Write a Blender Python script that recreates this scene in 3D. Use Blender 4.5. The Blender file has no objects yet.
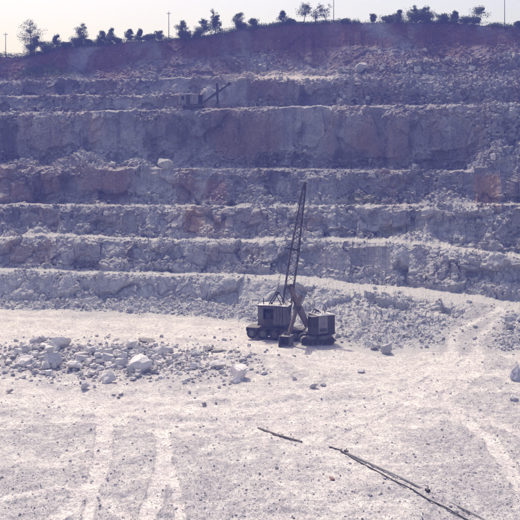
import bpy, math, random
import numpy as np
from mathutils import Vector, Matrix

# ------------------------------------------------------------------ camera, sky, sun, exposure
SC = bpy.context.scene
COL = SC.collection
F, H, YH = 935.0, 23.0, 150.0            # focal length in px of a 520 px frame, eye height, horizon row

cam_d = bpy.data.cameras.new('camera')
cam = bpy.data.objects.new('camera', cam_d)
COL.objects.link(cam)
cam.location = (0, 0, H)
cam.rotation_euler = (math.radians(90), 0, 0)
cam_d.sensor_width = 36.0
cam_d.lens = F / 520 * 36.0
cam_d.shift_y = -(260 - YH) / 520
cam_d.clip_start = 1.0
cam_d.clip_end = 5000
SC.camera = cam

SUN_DIR = Vector((-0.40, 0.92, 1.56)).normalized()     # towards the sun: behind the wall, a little left
SUN_EL = math.asin(SUN_DIR.z)
SUN_AZ = math.atan2(SUN_DIR.x, SUN_DIR.y)

world = bpy.data.worlds.new('World')
SC.world = world
world.use_nodes = True
wn = world.node_tree
wn.nodes.clear()
sky = wn.nodes.new('ShaderNodeTexSky')
sky.sky_type = 'NISHITA'
sky.sun_disc = False
sky.sun_elevation = SUN_EL
sky.sun_rotation = SUN_AZ
sky.air_density = 1.0
sky.dust_density = 4.0
sky.ozone_density = 4.0
tint = wn.nodes.new('ShaderNodeMix')
tint.data_type = 'RGBA'
tint.blend_type = 'MULTIPLY'
tint.inputs[0].default_value = 1.0
tint.inputs[7].default_value = (1.07, 0.915, 0.92, 1)    # the faded violet slide film
bg = wn.nodes.new('ShaderNodeBackground')
bg.inputs[1].default_value = 0.15
wo = wn.nodes.new('ShaderNodeOutputWorld')
wn.links.new(sky.outputs[0], tint.inputs[6])
wn.links.new(tint.outputs[2], bg.inputs[0])
wn.links.new(bg.outputs[0], wo.inputs[0])

sun_d = bpy.data.lights.new('sun', 'SUN')
sun_d.energy = 2.4
sun_d.angle = math.radians(0.5)
sun_d.color = (1.0, 0.965, 0.86)
sun = bpy.data.objects.new('sun', sun_d)
COL.objects.link(sun)
sun.rotation_euler = (-SUN_DIR).to_track_quat('-Z', 'Y').to_euler()

vs = SC.view_settings
vs.view_transform = 'Standard'
vs.look = 'None'
vs.gamma = 1.0
vs.exposure = 0.40

rng = np.random.default_rng(7)
random.seed(7)


# ------------------------------------------------------------------ helpers: points, noise, meshes
def P(px, py, d):
    """pixel of the 520 px photograph at distance d -> world point"""
    return Vector(((px - 260) / F * d, d, H - (py - YH) / F * d))


def floor_d(py):
    return F * H / (py - YH)


def PF(px, py):
    return P(px, py, floor_d(py))


def h32(ix, iy, iz, seed):
    h = (ix.astype(np.uint32) * np.uint32(374761393) + iy.astype(np.uint32) * np.uint32(668265263)
         + iz.astype(np.uint32) * np.uint32(2147483647 & 0x6C8E9CF5) + np.uint32((seed * 974634777) & 0xFFFFFFFF))
    h ^= h >> np.uint32(15)
    h *= np.uint32(2246822519)
    h ^= h >> np.uint32(13)
    h *= np.uint32(3266489917)
    h ^= h >> np.uint32(16)
    return h


def u01(h):
    return (h & np.uint32(0xFFFFFF)).astype(np.float32) / np.float32(0xFFFFFF)


def vnoise(p, seed=0):
    i = np.floor(p).astype(np.int32)
    f = (p - i).astype(np.float32)
    f = f * f * (3 - 2 * f)
    out = np.zeros(len(p), np.float32)
    for dx in (0, 1):
        wx = f[:, 0] if dx else 1 - f[:, 0]
        for dy in (0, 1):
            wy = f[:, 1] if dy else 1 - f[:, 1]
            for dz in (0, 1):
                wz = f[:, 2] if dz else 1 - f[:, 2]
                out += wx * wy * wz * u01(h32(i[:, 0] + dx, i[:, 1] + dy, i[:, 2] + dz, seed))
    return out * 2 - 1


def fbm(p, octs=4, seed=0, gain=0.5):
    a, s, out = 1.0, 1.0, 0
    for k in range(octs):
        out = out + a * vnoise(p * s, seed + k * 17)
        a *= gain
        s *= 2.03
    return out


def cells(p, seed=0):
    """nearest jittered cell: height of a tilted facet per cell, distance to the joint"""
    i0 = np.floor(p).astype(np.int32)
    n = len(p)
    f1 = np.full(n, 9.0, np.float32)
    f2 = np.full(n, 9.0, np.float32)
    facet = np.zeros(n, np.float32)
    cid = np.zeros(n, np.float32)
    for dx in (-1, 0, 1):
        for dy in (-1, 0, 1):
            for dz in (-1, 0, 1):
                c = i0 + np.array([dx, dy, dz], np.int32)
                h = h32(c[:, 0], c[:, 1], c[:, 2], seed)
                r0 = u01(h)
                h = h * np.uint32(747796405) + np.uint32(2891336453)
                r1 = u01(h >> np.uint32(4))
                h = h * np.uint32(747796405) + np.uint32(2891336453)
                r2 = u01(h >> np.uint32(4))
                v = np.stack([c[:, 0] + r0, c[:, 1] + r1, c[:, 2] + r2], 1).astype(np.float32)
                v = p - v
                dd = np.einsum('ij,ij->i', v, v)
                h = h * np.uint32(747796405) + np.uint32(2891336453)
                a = u01(h >> np.uint32(4))
                h = h * np.uint32(747796405) + np.uint32(2891336453)
                b = u01(h >> np.uint32(4))
                near = dd < f1
                fc = (a * 2 - 1) * 0.55 + (b * 2 - 1) * v[:, 0] * 1.3 + ((a * 7 % 1) * 2 - 1.35) * v[:, 2] * 1.5
                f2 = np.where(near, f1, np.minimum(f2, dd))
                facet = np.where(near, fc, facet)
                cid = np.where(near, b, cid)
                f1 = np.where(near, dd, f1)
    return facet, np.sqrt(f2) - np.sqrt(f1), cid


def sstep(a, b, x):
    t = np.clip((x - a) / (b - a), 0, 1)
    return t * t * (3 - 2 * t)


def tag(o, label=None, cat=None, group=None, kind=None):
    if label:
        o['label'] = label
    if cat:
        o['category'] = cat
    if group:
        o['group'] = group
    if kind:
        o['kind'] = kind
    return o


def np_mesh(name, V, faces, mat, col=None, smooth=False):
    """faces: (n,k) int array"""
    me = bpy.data.meshes.new(name)
    V = np.ascontiguousarray(V, np.float32)
    faces = np.ascontiguousarray(faces, np.int32)
    n, k = faces.shape
    me.vertices.add(len(V))
    me.vertices.foreach_set('co', V.ravel())
    me.loops.add(n * k)
    me.loops.foreach_set('vertex_index', faces.ravel())
    me.polygons.add(n)
    me.polygons.foreach_set('loop_start', np.arange(0, n * k, k, dtype=np.int32))
    me.polygons.foreach_set('loop_total', np.full(n, k, np.int32))
    me.polygons.foreach_set('use_smooth', np.full(n, smooth))
    me.update(calc_edges=True)
    if col is not None:
        ca = me.color_attributes.new('tone', 'FLOAT_COLOR', 'POINT')
        ca.data.foreach_set('color', np.ascontiguousarray(col, np.float32).ravel())
    me.materials.append(mat)
    o = bpy.data.objects.new(name, me)
    COL.objects.link(o)
    return o


# ------------------------------------------------------------------ materials
def new_mat(name, rough=0.9):
    m = bpy.data.materials.new(name)
    m.use_nodes = True
    nt = m.node_tree
    b = nt.nodes['Principled BSDF']
    b.inputs['Roughness'].default_value = rough
    b.inputs['Specular IOR Level'].default_value = 0.25
    return m, nt, b


def N(nt, t, **kw):
    n = nt.nodes.new(t)
    for k, v in kw.items():
        setattr(n, k, v)
    return n


def noise(nt, scale, detail=4, rough=0.6, vec=None):
    n = N(nt, 'ShaderNodeTexNoise')
    n.inputs['Scale'].default_value = scale
    n.inputs['Detail'].default_value = detail
    n.inputs['Roughness'].default_value = rough
    if vec:
        nt.links.new(vec, n.inputs['Vector'])
    return n


def ramp(nt, src, p0, c0, p1, c1):
    r = N(nt, 'ShaderNodeValToRGB')
    r.color_ramp.elements[0].position = p0
    r.color_ramp.elements[0].color = (*c0, 1) if len(c0) == 3 else c0
    r.color_ramp.elements[1].position = p1
    r.color_ramp.elements[1].color = (*c1, 1) if len(c1) == 3 else c1
    nt.links.new(src, r.inputs[0])
    return r


def mul(nt, a, b, fac=1.0, mode='MULTIPLY'):
    m = N(nt, 'ShaderNodeMix', data_type='RGBA', blend_type=mode)
    m.inputs[0].default_value = fac
    nt.links.new(a, m.inputs[6])
    nt.links.new(b, m.inputs[7])
    return m.outputs[2]


def stone_mat(name, dust=(0.45, 0.435, 0.44), dust_lo=0.55, dust_hi=0.92, fine=3.0, bump=0.5, contrast=(0.62, 1.25), grain=11.0):
    """stone coloured by the mesh's own 'tone' attribute, mottled, with pale dust lying on level spots"""
    m, nt, b = new_mat(name, 0.95)
    at = N(nt, 'ShaderNodeAttribute', attribute_name='tone')
    geo = N(nt, 'ShaderNodeNewGeometry')
    pos = geo.outputs['Position']
    n1 = noise(nt, fine, 6, 0.68, pos)
    n2 = noise(nt, grain, 4, 0.7, pos)
    n3 = noise(nt, 0.45, 4, 0.6, pos)
    lo, hi = contrast
    r1 = ramp(nt, n1.outputs[0], 0.28, (lo, lo, lo * 1.02), 0.72, (hi, hi, hi))
    r2 = ramp(nt, n2.outputs[0], 0.25, (0.7, 0.7, 0.72), 0.75, (1.22, 1.2, 1.2))
    r3 = ramp(nt, n3.outputs[0], 0.3, (0.82, 0.8, 0.84), 0.7, (1.14, 1.15, 1.12))
    c = mul(nt, mul(nt, mul(nt, at.outputs['Color'], r1.outputs[0]), r2.outputs[0]), r3.outputs[0])
    sx = N(nt, 'ShaderNodeSeparateXYZ')
    nt.links.new(geo.outputs['Normal'], sx.inputs[0])
    ad = N(nt, 'ShaderNodeMath', operation='MULTIPLY_ADD')
    nt.links.new(n2.outputs[0], ad.inputs[0])
    ad.inputs[1].default_value = 0.35
    nt.links.new(sx.outputs[2], ad.inputs[2])
    du = N(nt, 'ShaderNodeMapRange', interpolation_type='SMOOTHSTEP')
    nt.links.new(ad.outputs[0], du.inputs[0])
    du.inputs[1].default_value = dust_lo + 0.17
    du.inputs[2].default_value = dust_hi + 0.17
    mf = N(nt, 'ShaderNodeMath', operation='MULTIPLY')
    nt.links.new(du.outputs[0], mf.inputs[0])
    nt.links.new(at.outputs['Alpha'], mf.inputs[1])
    mx = N(nt, 'ShaderNodeMix', data_type='RGBA')
    nt.links.new(mf.outputs[0], mx.inputs[0])
    nt.links.new(c, mx.inputs[6])
    mx.inputs[7].default_value = (*dust, 1)
    nt.links.new(mx.outputs[2], b.inputs['Base Color'])
    bp = N(nt, 'ShaderNodeBump')
    bp.inputs['Strength'].default_value = bump
    bp.inputs['Distance'].default_value = 0.25
    nt.links.new(n1.outputs[0], bp.inputs['Height'])
    bp2 = N(nt, 'ShaderNodeBump')
    bp2.inputs['Strength'].default_value = bump
    bp2.inputs['Distance'].default_value = 0.06
    nt.links.new(n2.outputs[0], bp2.inputs['Height'])
    nt.links.new(bp.outputs[0], bp2.inputs['Normal'])
    nt.links.new(bp2.outputs[0], b.inputs['Normal'])
    return m


M_FACE = stone_mat('quarry_stone')
M_FLOOR = stone_mat('pit_floor_dust', dust_lo=2.0, dust_hi=3.0, fine=1.6, bump=0.35, contrast=(0.80, 1.14), grain=7.0)


def add_grit(m):
    nt = m.node_tree
    b = nt.nodes['Principled BSDF']
    src = b.inputs['Base Color'].links[0].from_socket
    geo = N(nt, 'ShaderNodeNewGeometry')
    c = src
    hs = []
    for sc, lo in ((4.5, .83), (11.0, .78), (26.0, .80)):
        v = N(nt, 'ShaderNodeTexVoronoi')
        v.inputs['Scale'].default_value = sc
        nt.links.new(geo.outputs['Position'], v.inputs['Vector'])
        sx = N(nt, 'ShaderNodeSeparateColor')
        nt.links.new(v.outputs['Color'], sx.inputs[0])
        r = ramp(nt, sx.outputs[0], .12, (lo, lo, lo * 1.03), .62, (1.07, 1.065, 1.06))
        c = mul(nt, c, r.outputs[0])
        hs.append(v.outputs['Distance'])
    nt.links.new(c, b.inputs['Base Color'])
    old = b.inputs['Normal'].links[0].from_socket
    bp = N(nt, 'ShaderNodeBump', invert=True)
    bp.inputs['Strength'].default_value = .55
    bp.inputs['Distance'].default_value = .05
    nt.links.new(hs[1], bp.inputs['Height'])
    nt.links.new(old, bp.inputs['Normal'])
    nt.links.new(bp.outputs[0], b.inputs['Normal'])


add_grit(M_FLOOR)
M_SOIL = stone_mat('red_soil', dust_lo=2.0, dust_hi=3.0, fine=1.2, bump=0.5, contrast=(0.7, 1.2), grain=4.0)


def boulder_mat():
    m, nt, b = new_mat('boulder_stone', 0.92)
    geo = N(nt, 'ShaderNodeNewGeometry')
    oi = N(nt, 'ShaderNodeObjectInfo')
    n1 = noise(nt, 2.2, 6, 0.65, geo.outputs['Position'])
    n2 = noise(nt, 14, 4, 0.7, geo.outputs['Position'])
    r1 = ramp(nt, n1.outputs[0], 0.3, (0.7, 0.7, 0.72), 0.7, (1.15, 1.14, 1.12))
    r2 = ramp(nt, n2.outputs[0], 0.25, (0.75, 0.75, 0.77), 0.75, (1.18, 1.17, 1.16))
    base = ramp(nt, oi.outputs['Random'], 0.0, (0.62, 0.61, 0.62), 1.0, (0.78, 0.75, 0.74))
    c = mul(nt, mul(nt, base.outputs[0], r1.outputs[0]), r2.outputs[0])
    nt.links.new(mul(nt, c, oi.outputs['Color']), b.inputs['Base Color'])
    bp = N(nt, 'ShaderNodeBump')
    bp.inputs['Strength'].default_value = 0.6
    bp.inputs['Distance'].default_value = 0.12
    nt.links.new(n1.outputs[0], bp.inputs['Height'])
    bp2 = N(nt, 'ShaderNodeBump')
    bp2.inputs['Strength'].default_value = 0.4
    bp2.inputs['Distance'].default_value = 0.03
    nt.links.new(n2.outputs[0], bp2.inputs['Height'])
    nt.links.new(bp.outputs[0], bp2.inputs['Normal'])
    nt.links.new(bp2.outputs[0], b.inputs['Normal'])
    return m


M_BOULDER = boulder_mat()


def paint_mat(name, c, worn, amount=0.5, rough=0.7, scale=2.5, metal=0.0, dusty=0.35):
    """old paint or steel: worn patches, streaks running down, quarry dust on top"""
    m, nt, b = new_mat(name, rough)
    tc = N(nt, 'ShaderNodeTexCoord')
    mp = N(nt, 'ShaderNodeMapping')
    mp.inputs['Scale'].default_value = (1, 1, 0.3)
    nt.links.new(tc.outputs['Object'], mp.inputs[0])
    n1 = noise(nt, scale, 6, 0.7, mp.outputs[0])
    n2 = noise(nt, scale * 6, 4, 0.7, tc.outputs['Object'])
    r = ramp(nt, n1.outputs[0], 0.62 - amount * 0.3, (0, 0, 0), 0.80 - amount * 0.2, (1, 1, 1))
    mx = N(nt, 'ShaderNodeMix', data_type='RGBA')
    nt.links.new(r.outputs[0], mx.inputs[0])
    mx.inputs[6].default_value = (*c, 1)
    mx.inputs[7].default_value = (*worn, 1)
    r2 = ramp(nt, n2.outputs[0], 0.25, (0.78, 0.77, 0.77), 0.75, (1.12, 1.12, 1.12))
    cc = mul(nt, mx.outputs[2], r2.outputs[0])
    geo = N(nt, 'ShaderNodeNewGeometry')
    sx = N(nt, 'ShaderNodeSeparateXYZ')
    nt.links.new(geo.outputs['Normal'], sx.inputs[0])
    du = N(nt, 'ShaderNodeMapRange', interpolation_type='SMOOTHSTEP')
    nt.links.new(sx.outputs[2], du.inputs[0])
    du.inputs[1].default_value = 0.5
    du.inputs[2].default_value = 1.0
    du.inputs[4].default_value = dusty
    m2 = N(nt, 'ShaderNodeMix', data_type='RGBA')
    nt.links.new(du.outputs[0], m2.inputs[0])
    nt.links.new(cc, m2.inputs[6])
    m2.inputs[7].default_value = (0.55, 0.52, 0.53, 1)
    nt.links.new(m2.outputs[2], b.inputs['Base Color'])
    b.inputs['Metallic'].default_value = metal
    return m


M_PANEL = paint_mat('faded_grey_paint', (0.25, 0.245, 0.265), (0.13, 0.095, 0.085), 0.55)
M_CRANE = paint_mat('dark_weathered_paint', (0.17, 0.165, 0.18), (0.09, 0.065, 0.06), 0.55)
M_PALE = paint_mat('pale_roof_paint', (0.68, 0.66, 0.66), (0.40, 0.34, 0.30), 0.3, dusty=0.6)
M_DARKP = paint_mat('dark_panel_paint', (0.055, 0.055, 0.06), (0.12, 0.09, 0.075), 0.4, dusty=0.25)
M_STEEL = paint_mat('dark_steel', (0.045, 0.042, 0.045), (0.10, 0.065, 0.05), 0.5, dusty=0.25)
M_BOOMP = paint_mat('bare_boom_steel', (0.19, 0.15, 0.14), (0.10, 0.06, 0.05), 0.5, dusty=0.3)
M_TRACK = paint_mat('track_steel', (0.17, 0.16, 0.165), (0.09, 0.07, 0.06), 0.5, dusty=0.5)
M_RUBBER = paint_mat('tyre_rubber', (0.035, 0.034, 0.036), (0.12, 0.115, 0.12), 0.5, rough=0.9, dusty=0.35)
M_HUB = paint_mat('wheel_steel', (0.20, 0.19, 0.20), (0.10, 0.07, 0.06), 0.5)
M_GLASS = paint_mat('grimy_glass', (0.02, 0.02, 0.025), (0.05, 0.05, 0.05), 0.4, rough=0.2, dusty=0.1)
M_WOOD = paint_mat('weathered_wood', (0.13, 0.115, 0.105), (0.22, 0.20, 0.19), 0.5, dusty=0.2)
M_PIPE = paint_mat('dull_pipe_steel', (0.36, 0.35, 0.36), (0.20, 0.16, 0.14), 0.4, dusty=0.3)
M_BARK = paint_mat('bark', (0.085, 0.065, 0.05), (0.14, 0.12, 0.10), 0.4, dusty=0.0)


def leaf_mat(name, c0, c1):
    m, nt, b = new_mat(name, 0.8)
    geo = N(nt, 'ShaderNodeNewGeometry')
    r = ramp(nt, geo.outputs['Random Per Island'], 0.0, c0, 1.0, c1)
    nt.links.new(r.outputs[0], b.inputs['Base Color'])
    tr = N(nt, 'ShaderNodeBsdfTranslucent')
    nt.links.new(r.outputs[0], tr.inputs[0])
    mx = N(nt, 'ShaderNodeMixShader')
    mx.inputs[0].default_value = 0.5
    nt.links.new(b.outputs[0], mx.inputs[1])
    nt.links.new(tr.outputs[0], mx.inputs[2])
    nt.links.new(mx.outputs[0], nt.nodes['Material Output'].inputs[0])
    return m


M_LEAF = leaf_mat('tree_leaves', (0.07, 0.10, 0.07), (0.16, 0.20, 0.13))
M_LEAF2 = leaf_mat('pale_tree_leaves', (0.11, 0.135, 0.09), (0.20, 0.22, 0.15))
M_GRASS = leaf_mat('dry_grass', (0.09, 0.085, 0.04), (0.17, 0.15, 0.08))

# ------------------------------------------------------------------ the pit: one continuous sheet of floor, faces and ledges
px_in = np.arange(-6, 526.01, 0.74)
px_l = np.linspace(-170, -6, 75)[:-1]
px_r = np.linspace(526, 690, 75)[1:]
PX = np.concatenate([px_l, px_in, px_r])
NC = len(PX)


def L(pts, ax=None):
    pts = np.array(pts, float)
    return np.interp(PX if ax is None else ax, pts[:, 0], pts[:, 1])


one = np.zeros((NC, 3))
one[:, 0] = PX


def wob(freq, seed, octs=4):
    q = np.zeros((NC, 3), np.float32)
    q[:, 0] = PX * freq + 300.0
    q[:, 1] = seed * 3.7
    return fbm(q, octs, seed)


def zy(y, d):
    return H - (y - YH) / F * d


y0 = L([(-170, 309), (0, 309), (100, 313), (200, 318), (240, 322), (290, 329), (335, 343), (370, 355), (385, 358), (405, 353), (440, 351), (520, 356), (690, 356)]) + wob(.06, 1) * 1.6
d0 = floor_d(y0)
Z0 = np.zeros(NC)
y1 = L([(-170, 300), (0, 300), (100, 302), (180, 303), (250, 306), (330, 315), (380, 322), (430, 318), (500, 328), (690, 330)])
d1 = L([(-170, 138.6), (0, 138.6), (180, 137.5), (250, 134), (330, 124), (380, 119), (430, 121), (500, 115), (690, 114)])
Z1 = zy(y1, d1)
y2 = L([(-170, 270), (0, 271), (130, 275), (250, 277), (300, 279), (360, 289), (400, 291.5), (440, 297), (480, 303), (510, 309), (690, 311)])
d2 = L([(-170, 142.3), (0, 142.3), (250, 140), (330, 136), (410, 131), (500, 125), (690, 121)])
Z2 = zy(y2, d2)
d3 = d2 + L([(-170, 3), (250, 3.2), (350, 4.4), (450, 5.5), (520, 6.5), (690, 6)])
Z3 = Z2 + 0.1
y4 = L([(-170, 239), (0, 239), (60, 236), (120, 239), (200, 241), (340, 241), (400, 243), (440, 248), (490, 254), (520, 258), (690, 260)])
d4 = d3 + L([(-170, 4.0), (300, 4.2), (430, 5.4), (690, 5)])
Z4 = zy(y4, d4)
d5 = d4 + L([(-170, 3.2), (300, 3.2), (400, 4.4), (690, 4.4)])
Z5 = Z4 + 0.1
y6 = L([(-170, 204), (0, 205), (200, 207), (350, 207), (430, 206), (520, 205), (690, 205)])
d6 = d5 + L([(-170, 4.0), (330, 4.4), (440, 5.8), (690, 4)])
Z6 = zy(y6, d6)
d7 = d6 + 3.2
Z7 = Z6 + 0.1
y8 = L([(-170, 169), (0, 168), (80, 169), (200, 169.5), (300, 169.5), (420, 171), (690, 171)])
d8 = d7 + 4.2
Z8 = zy(y8, d8)
d9 = d8 + 4.2
Z9 = Z8 + 0.1
y10 = L([(-170, 114), (0, 113), (60, 112), (150, 110), (250, 107.5), (350, 105.5), (690, 104)])
d10 = d9 + 5.0
Z10 = zy(y10, d10)
d11 = d10 + 6.5
Z11 = Z10 + 0.1
y12 = L([(-170, 98), (0, 97), (60, 95), (130, 96), (200, 95), (212, 94), (228, 85), (240, 80), (300, 81.5), (340, 78.5), (380, 80), (450, 82), (690, 80)])
d12 = d11 + L([(-170, 2.2), (210, 2.2), (240, 3.5), (690, 3.5)])
Z12 = zy(y12, d12)
d13 = d12 + L([(-170, 3), (210, 3), (250, 6.5), (320, 6.5), (345, 3), (400, 1.5), (690, 1.5)])
Z13 = Z12 + L([(-170, .1), (230, .2), (300, 1.7), (340, .8), (400, 0.6), (690, .6)])
y14 = L([(-170, 82), (0, 82), (60, 80), (120, 79), (200, 77), (225, 76), (240, 75), (300, 74), (330, 72), (345, 69), (380, 66), (430, 62), (480, 58), (520, 56.5), (690, 55)])
d14 = d13 + L([(-170, 2.6), (210, 2.6), (300, 3), (360, 4.6), (520, 6.5), (690, 6.5)])
Z14 = zy(y14, d14)
d15 = d14 + 4.0
Z15 = Z14 + 0.15
y16 = L([(-170, 74), (0, 77), (22, 71), (45, 65), (62, 69), (90, 73), (115, 66), (140, 60), (200, 58), (250, 53), (300, 50), (350, 46), (400, 44), (520, 45), (690, 45)])
d16 = d15 + L([(-170, 5.5), (210, 5.5), (330, 6.5), (690, 4.5)])
Z16 = zy(y16, d16)
y17 = L([(-170, 60), (0, 57.5), (25, 57), (45, 53), (65, 47), (100, 44.5), (150, 40.5), (200, 37.5), (230, 32), (260, 27), (285, 24), (330, 22.5), (400, 22.5), (450, 22), (480, 25), (520, 28), (690, 34)]) + wob(.12, 5) * 0.7
d17 = d16 + L([(-170, 3.5), (60, 3.5), (200, 3.2), (690, 3.4)])
Z17 = zy(y17, d17)
d18 = d17 + 45
Z18 = Z17 - 1.0
d19 = d17 + 60
Z19 = Z17 - 5.0

# crest lines wander in depth and height
def jig(d, Z, sd, seed, da=0.9, za=0.16):
    return d + wob(.045, seed) * da + wob(.22, seed + 40, 3) * da * 0.35, Z + wob(.10, seed + 20) * za + wob(.5, seed + 30, 3) * za * 0.6


rampm = sstep(430, 470, PX) * (1 - sstep(496, 512, PX))          # the haul ramp climbing at the right
knots = [(d0, Z0)]
for k, (d, Z) in enumerate([(d1, Z1), (d2, Z2), (d3, Z3), (d4, Z4), (d5, Z5), (d6, Z6), (d7, Z7), (d8, Z8), (d9, Z9), (d10, Z10),
                            (d11, Z11), (d12, Z12), (d13, Z13), (d14, Z14), (d15, Z15), (d16, Z16)]):
    da = {1: 0.45, 2: 0.5}.get(k, 0.9)
    jd, jz = jig(d, Z, 0, 50 + k, da * (0.5 if k < 3 else 1), 0.08 if k in (1, 2) else 0.15)
    if k < 2:
        jd = jd * (1 - rampm) + d * rampm
        jz = jz * (1 - rampm) + Z * rampm
    knots.append((jd, jz))
knots += [(d17, Z17), (d18, Z18), (d19, Z19)]

# interval: rows, name, kind(face/ledge/...)
INT = [  # from knot k to k+1
    (84, 'apron'), (52, 'face'), (26, 'ledge'), (50, 'face'), (22, 'ledge'), (52, 'face'), (22, 'ledge'), (56, 'face'),
    (30, 'ledge'), (92, 'face'), (16, 'ledge'), (40, 'face'), (10, 'ledge'), (34, 'face'), (12, 'ledge'), (36, 'slope'), (44, 'soil'), (10, 'plateau'), (8, 'plateau')]
rows_d, rows_z, rows_k, rows_t = [], [], [], []
# the floor rows come first: equal steps in the picture
yf = np.concatenate([np.linspace(760, 535, 26), np.linspace(535, 345, 240)[1:]])
nf = len(yf)
tt = (yf[:, None] - 345.0) / (760 - 345.0)
yfl = np.where(yf[:, None] > 420, yf[:, None], 0)
for r in range(nf):
    if yf[r] > 400:
        y = np.full(NC, yf[r])
    else:
        t = (400 - yf[r]) / 55.0
        y = 400 + (y0 - 400) * t
    rows_d.append(floor_d(y))
    rows_z.append(np.zeros(NC))
    rows_k.append(-1)
    rows_t.append(0)
for k, (n, kind) in enumerate(INT):
    (da, za), (db, zb) = knots[k], knots[k + 1]
    tal = np.clip(0.20 + 0.28 * wob(.035, 90 + k, 3), 0.04, 0.55)
    if k in (3, 5):
        tal = np.clip(tal + 0.28 * sstep(370, 440, PX), 0, 0.7)
    if k == 9:
        tal = tal * 0.45
    for r in range(1, n + 1):
        t = r / n
        if kind == 'face':
            brow = np.clip(0.11 + 0.24 * wob(.05, 120 + k, 3), 0.03, 0.40) * (.55 if k == 9 else 1)
            w0, w2 = .12 + 1.3 * tal, .12 + 1.5 * brow      # talus at the foot, a broken brow laid back at the top
            w1 = .34 + 0 * tal
            ws = w0 + w1 + w2
            w0, w1, w2 = w0 / ws, w1 / ws, w2 / ws
            tb = 1 - brow
            td = np.where(t < tal, w0 * t / tal, np.where(t < tb, w0 + w1 * (t - tal) / (tb - tal), w0 + w1 + w2 * (t - tb) / brow))
            tz = t
        elif kind == 'apron':
            td = np.full(NC, t)
            tz = t ** 1.0
        else:
            td = np.full(NC, t)
            tz = t
        rows_d.append(da + (db - da) * td)
        rows_z.append(za + (zb - za) * tz)
        rows_k.append(k)
        rows_t.append(t)
RD = np.array(rows_d)
RZ = np.array(rows_z)
RK = np.array(rows_k)
RT = np.array(rows_t)
NR = len(RD)
RPX = np.broadcast_to(PX, (NR, NC))

# rubble mounds standing on ledges: (px, spread px, knot of the ledge front, height m)
def mound(px, sp, k, h, off=0.5, sd=2.4, power=1.0):
    dc = knots[k][0] + (knots[k + 1][0] - knots[k][0]) * off
    ex = np.maximum(0, 1 - np.abs((RPX - px) / sp)) ** power
    ed = np.exp(-((RD - dc) / sd) ** 2)
    return h * ex * ed


MOUND = np.zeros((NR, NC))
for a in [(83, 36, 8, 3.3, .55, 2.6), (136, 24, 8, 1.9, .6), (20, 40, 8, 0.9, .5), (500, 34, 8, 5.2, .95, 3.2), (522, 30, 8, 5.0, 1.0, 3.5),
          (38, 18, 4, 1.3, .9, 1.8), (262, 26, 6, 1.6, 1.0, 1.8), (445, 30, 6, 2.0, .9, 2.2), (305, 50, 4, .7, 1.0, 1.6), 
          (415, 34, 4, 1.5, 1.0, 2.0), (208, 9, 10, 1.6, 1.3, 1.2)]:
    MOUND = np.maximum(MOUND, mound(*a))
RZ = RZ + MOUND
RM = sstep(0.15, 0.6, MOUND)

BASE = np.stack([(RPX - 260) / F * RD, RD, RZ], 2).astype(np.float32)
gx = np.gradient(BASE, axis=1)
gy = np.gradient(BASE, axis=0)
NRM = np.cross(gx, gy)
NRM /= np.linalg.norm(NRM, axis=2, keepdims=True) + 1e-9
for _ in range(3):                                      # soften the base normals along a column
    NRM[1:-1] = (NRM[:-2] + 2 * NRM[1:-1] + NRM[2:]) / 4
NRM /= np.linalg.norm(NRM, axis=2, keepdims=True) + 1e-9

isface = np.array([(k >= 0 and INT[k][1] == 'face') for k in RK])
isledge = np.array([(k >= 0 and INT[k][1] == 'ledge') for k in RK])


def soft(a, n):
    a = a.astype(np.float32).copy()
    for _ in range(n):
        b = a.copy()
        b[1:-1] = (a[:-2] + a[1:-1] + a[2:]) / 3
        a = b
    return a


# how blocky (big joints), how rubbly (small loose stone) each spot is
blocky = np.zeros((NR, NC), np.float32)
rub = np.zeros((NR, NC), np.float32)
for k, (n, kind) in enumerate(INT):
    s = RK == k
    t = RT[s][:, None]
    if kind == 'face':
        blocky[s] = {1: .75, 3: .8, 5: .8, 7: .7, 9: .62, 11: .6, 13: .6}.get(k, .8)
        tal = np.clip(0.20 + 0.28 * wob(.035, 90 + k, 3), 0.04, 0.55)
        foot = 1 - sstep(tal[None, :] * 0.7, tal[None, :] + .15, t)
        rim = sstep(0.6, 0.9, t) * np.clip(.5 + wob(.05, 120 + k, 3), 0, 1)[None, :]
        rub[s] = np.maximum(foot * 0.75, rim * 0.75) + (.45 if k < 9 else .3) * np.clip(wob(.02, 180 + k, 2), 0, .6)[None, :]
    elif kind == 'apron':
        rub[s] = 0.7 * sstep(0, .25, t)
    elif kind == 'ledge':
        rub[s] = 0.10 + 0.2 * (t > .75) if k not in (2, 4) else 0.03 + 0.2 * (t > .85)
    elif kind == 'slope':
        rub[s] = 0.25 + np.clip(wob(.03, 171, 3), 0, .5)[None, :]
        blocky[s] = 0.3
    elif kind == 'soil':
        rub[s] = 0.14
        blocky[s] = 0.22
# the coarse muck slope at the upper right, the broken lower right wall
ur = sstep(325, 350, RPX) * np.isin(RK, (11, 12, 13, 14))[:, None]
rub = np.maximum(rub, ur * 1.0)
blocky *= 1 - 0.5 * ur
lr = sstep(380, 450, RPX) * np.isin(RK, (3, 5))[:, None]
rub = np.maximum(rub, lr * 0.5)
rub = np.maximum(rub, RM * 0.85)
mid = sstep(245, 300, RPX) * np.isin(RK, (1,))[:, None]
rub = np.maximum(rub, mid * 0.42)
rubn = vnoise(BASE.reshape(-1, 3) * 0.22, 33).reshape(NR, NC)
rub = np.clip(rub * (1 + 0.6 * rubn), 0, 1.1)
rise = np.where(RK == 0, RT * .5, np.where(RK == 1, .5 + RT * .5, 0))[:, None]
rn = 7 * vnoise(BASE.reshape(-1, 3) * .4, 35).reshape(NR, NC)
rampv = sstep(-7, 7, RPX + rn - (432 + 36 * rise)) * (1 - sstep(-6, 6, RPX + rn - (494 + 14 * rise))) * np.isin(RK, (0, 1))[:, None]
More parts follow.
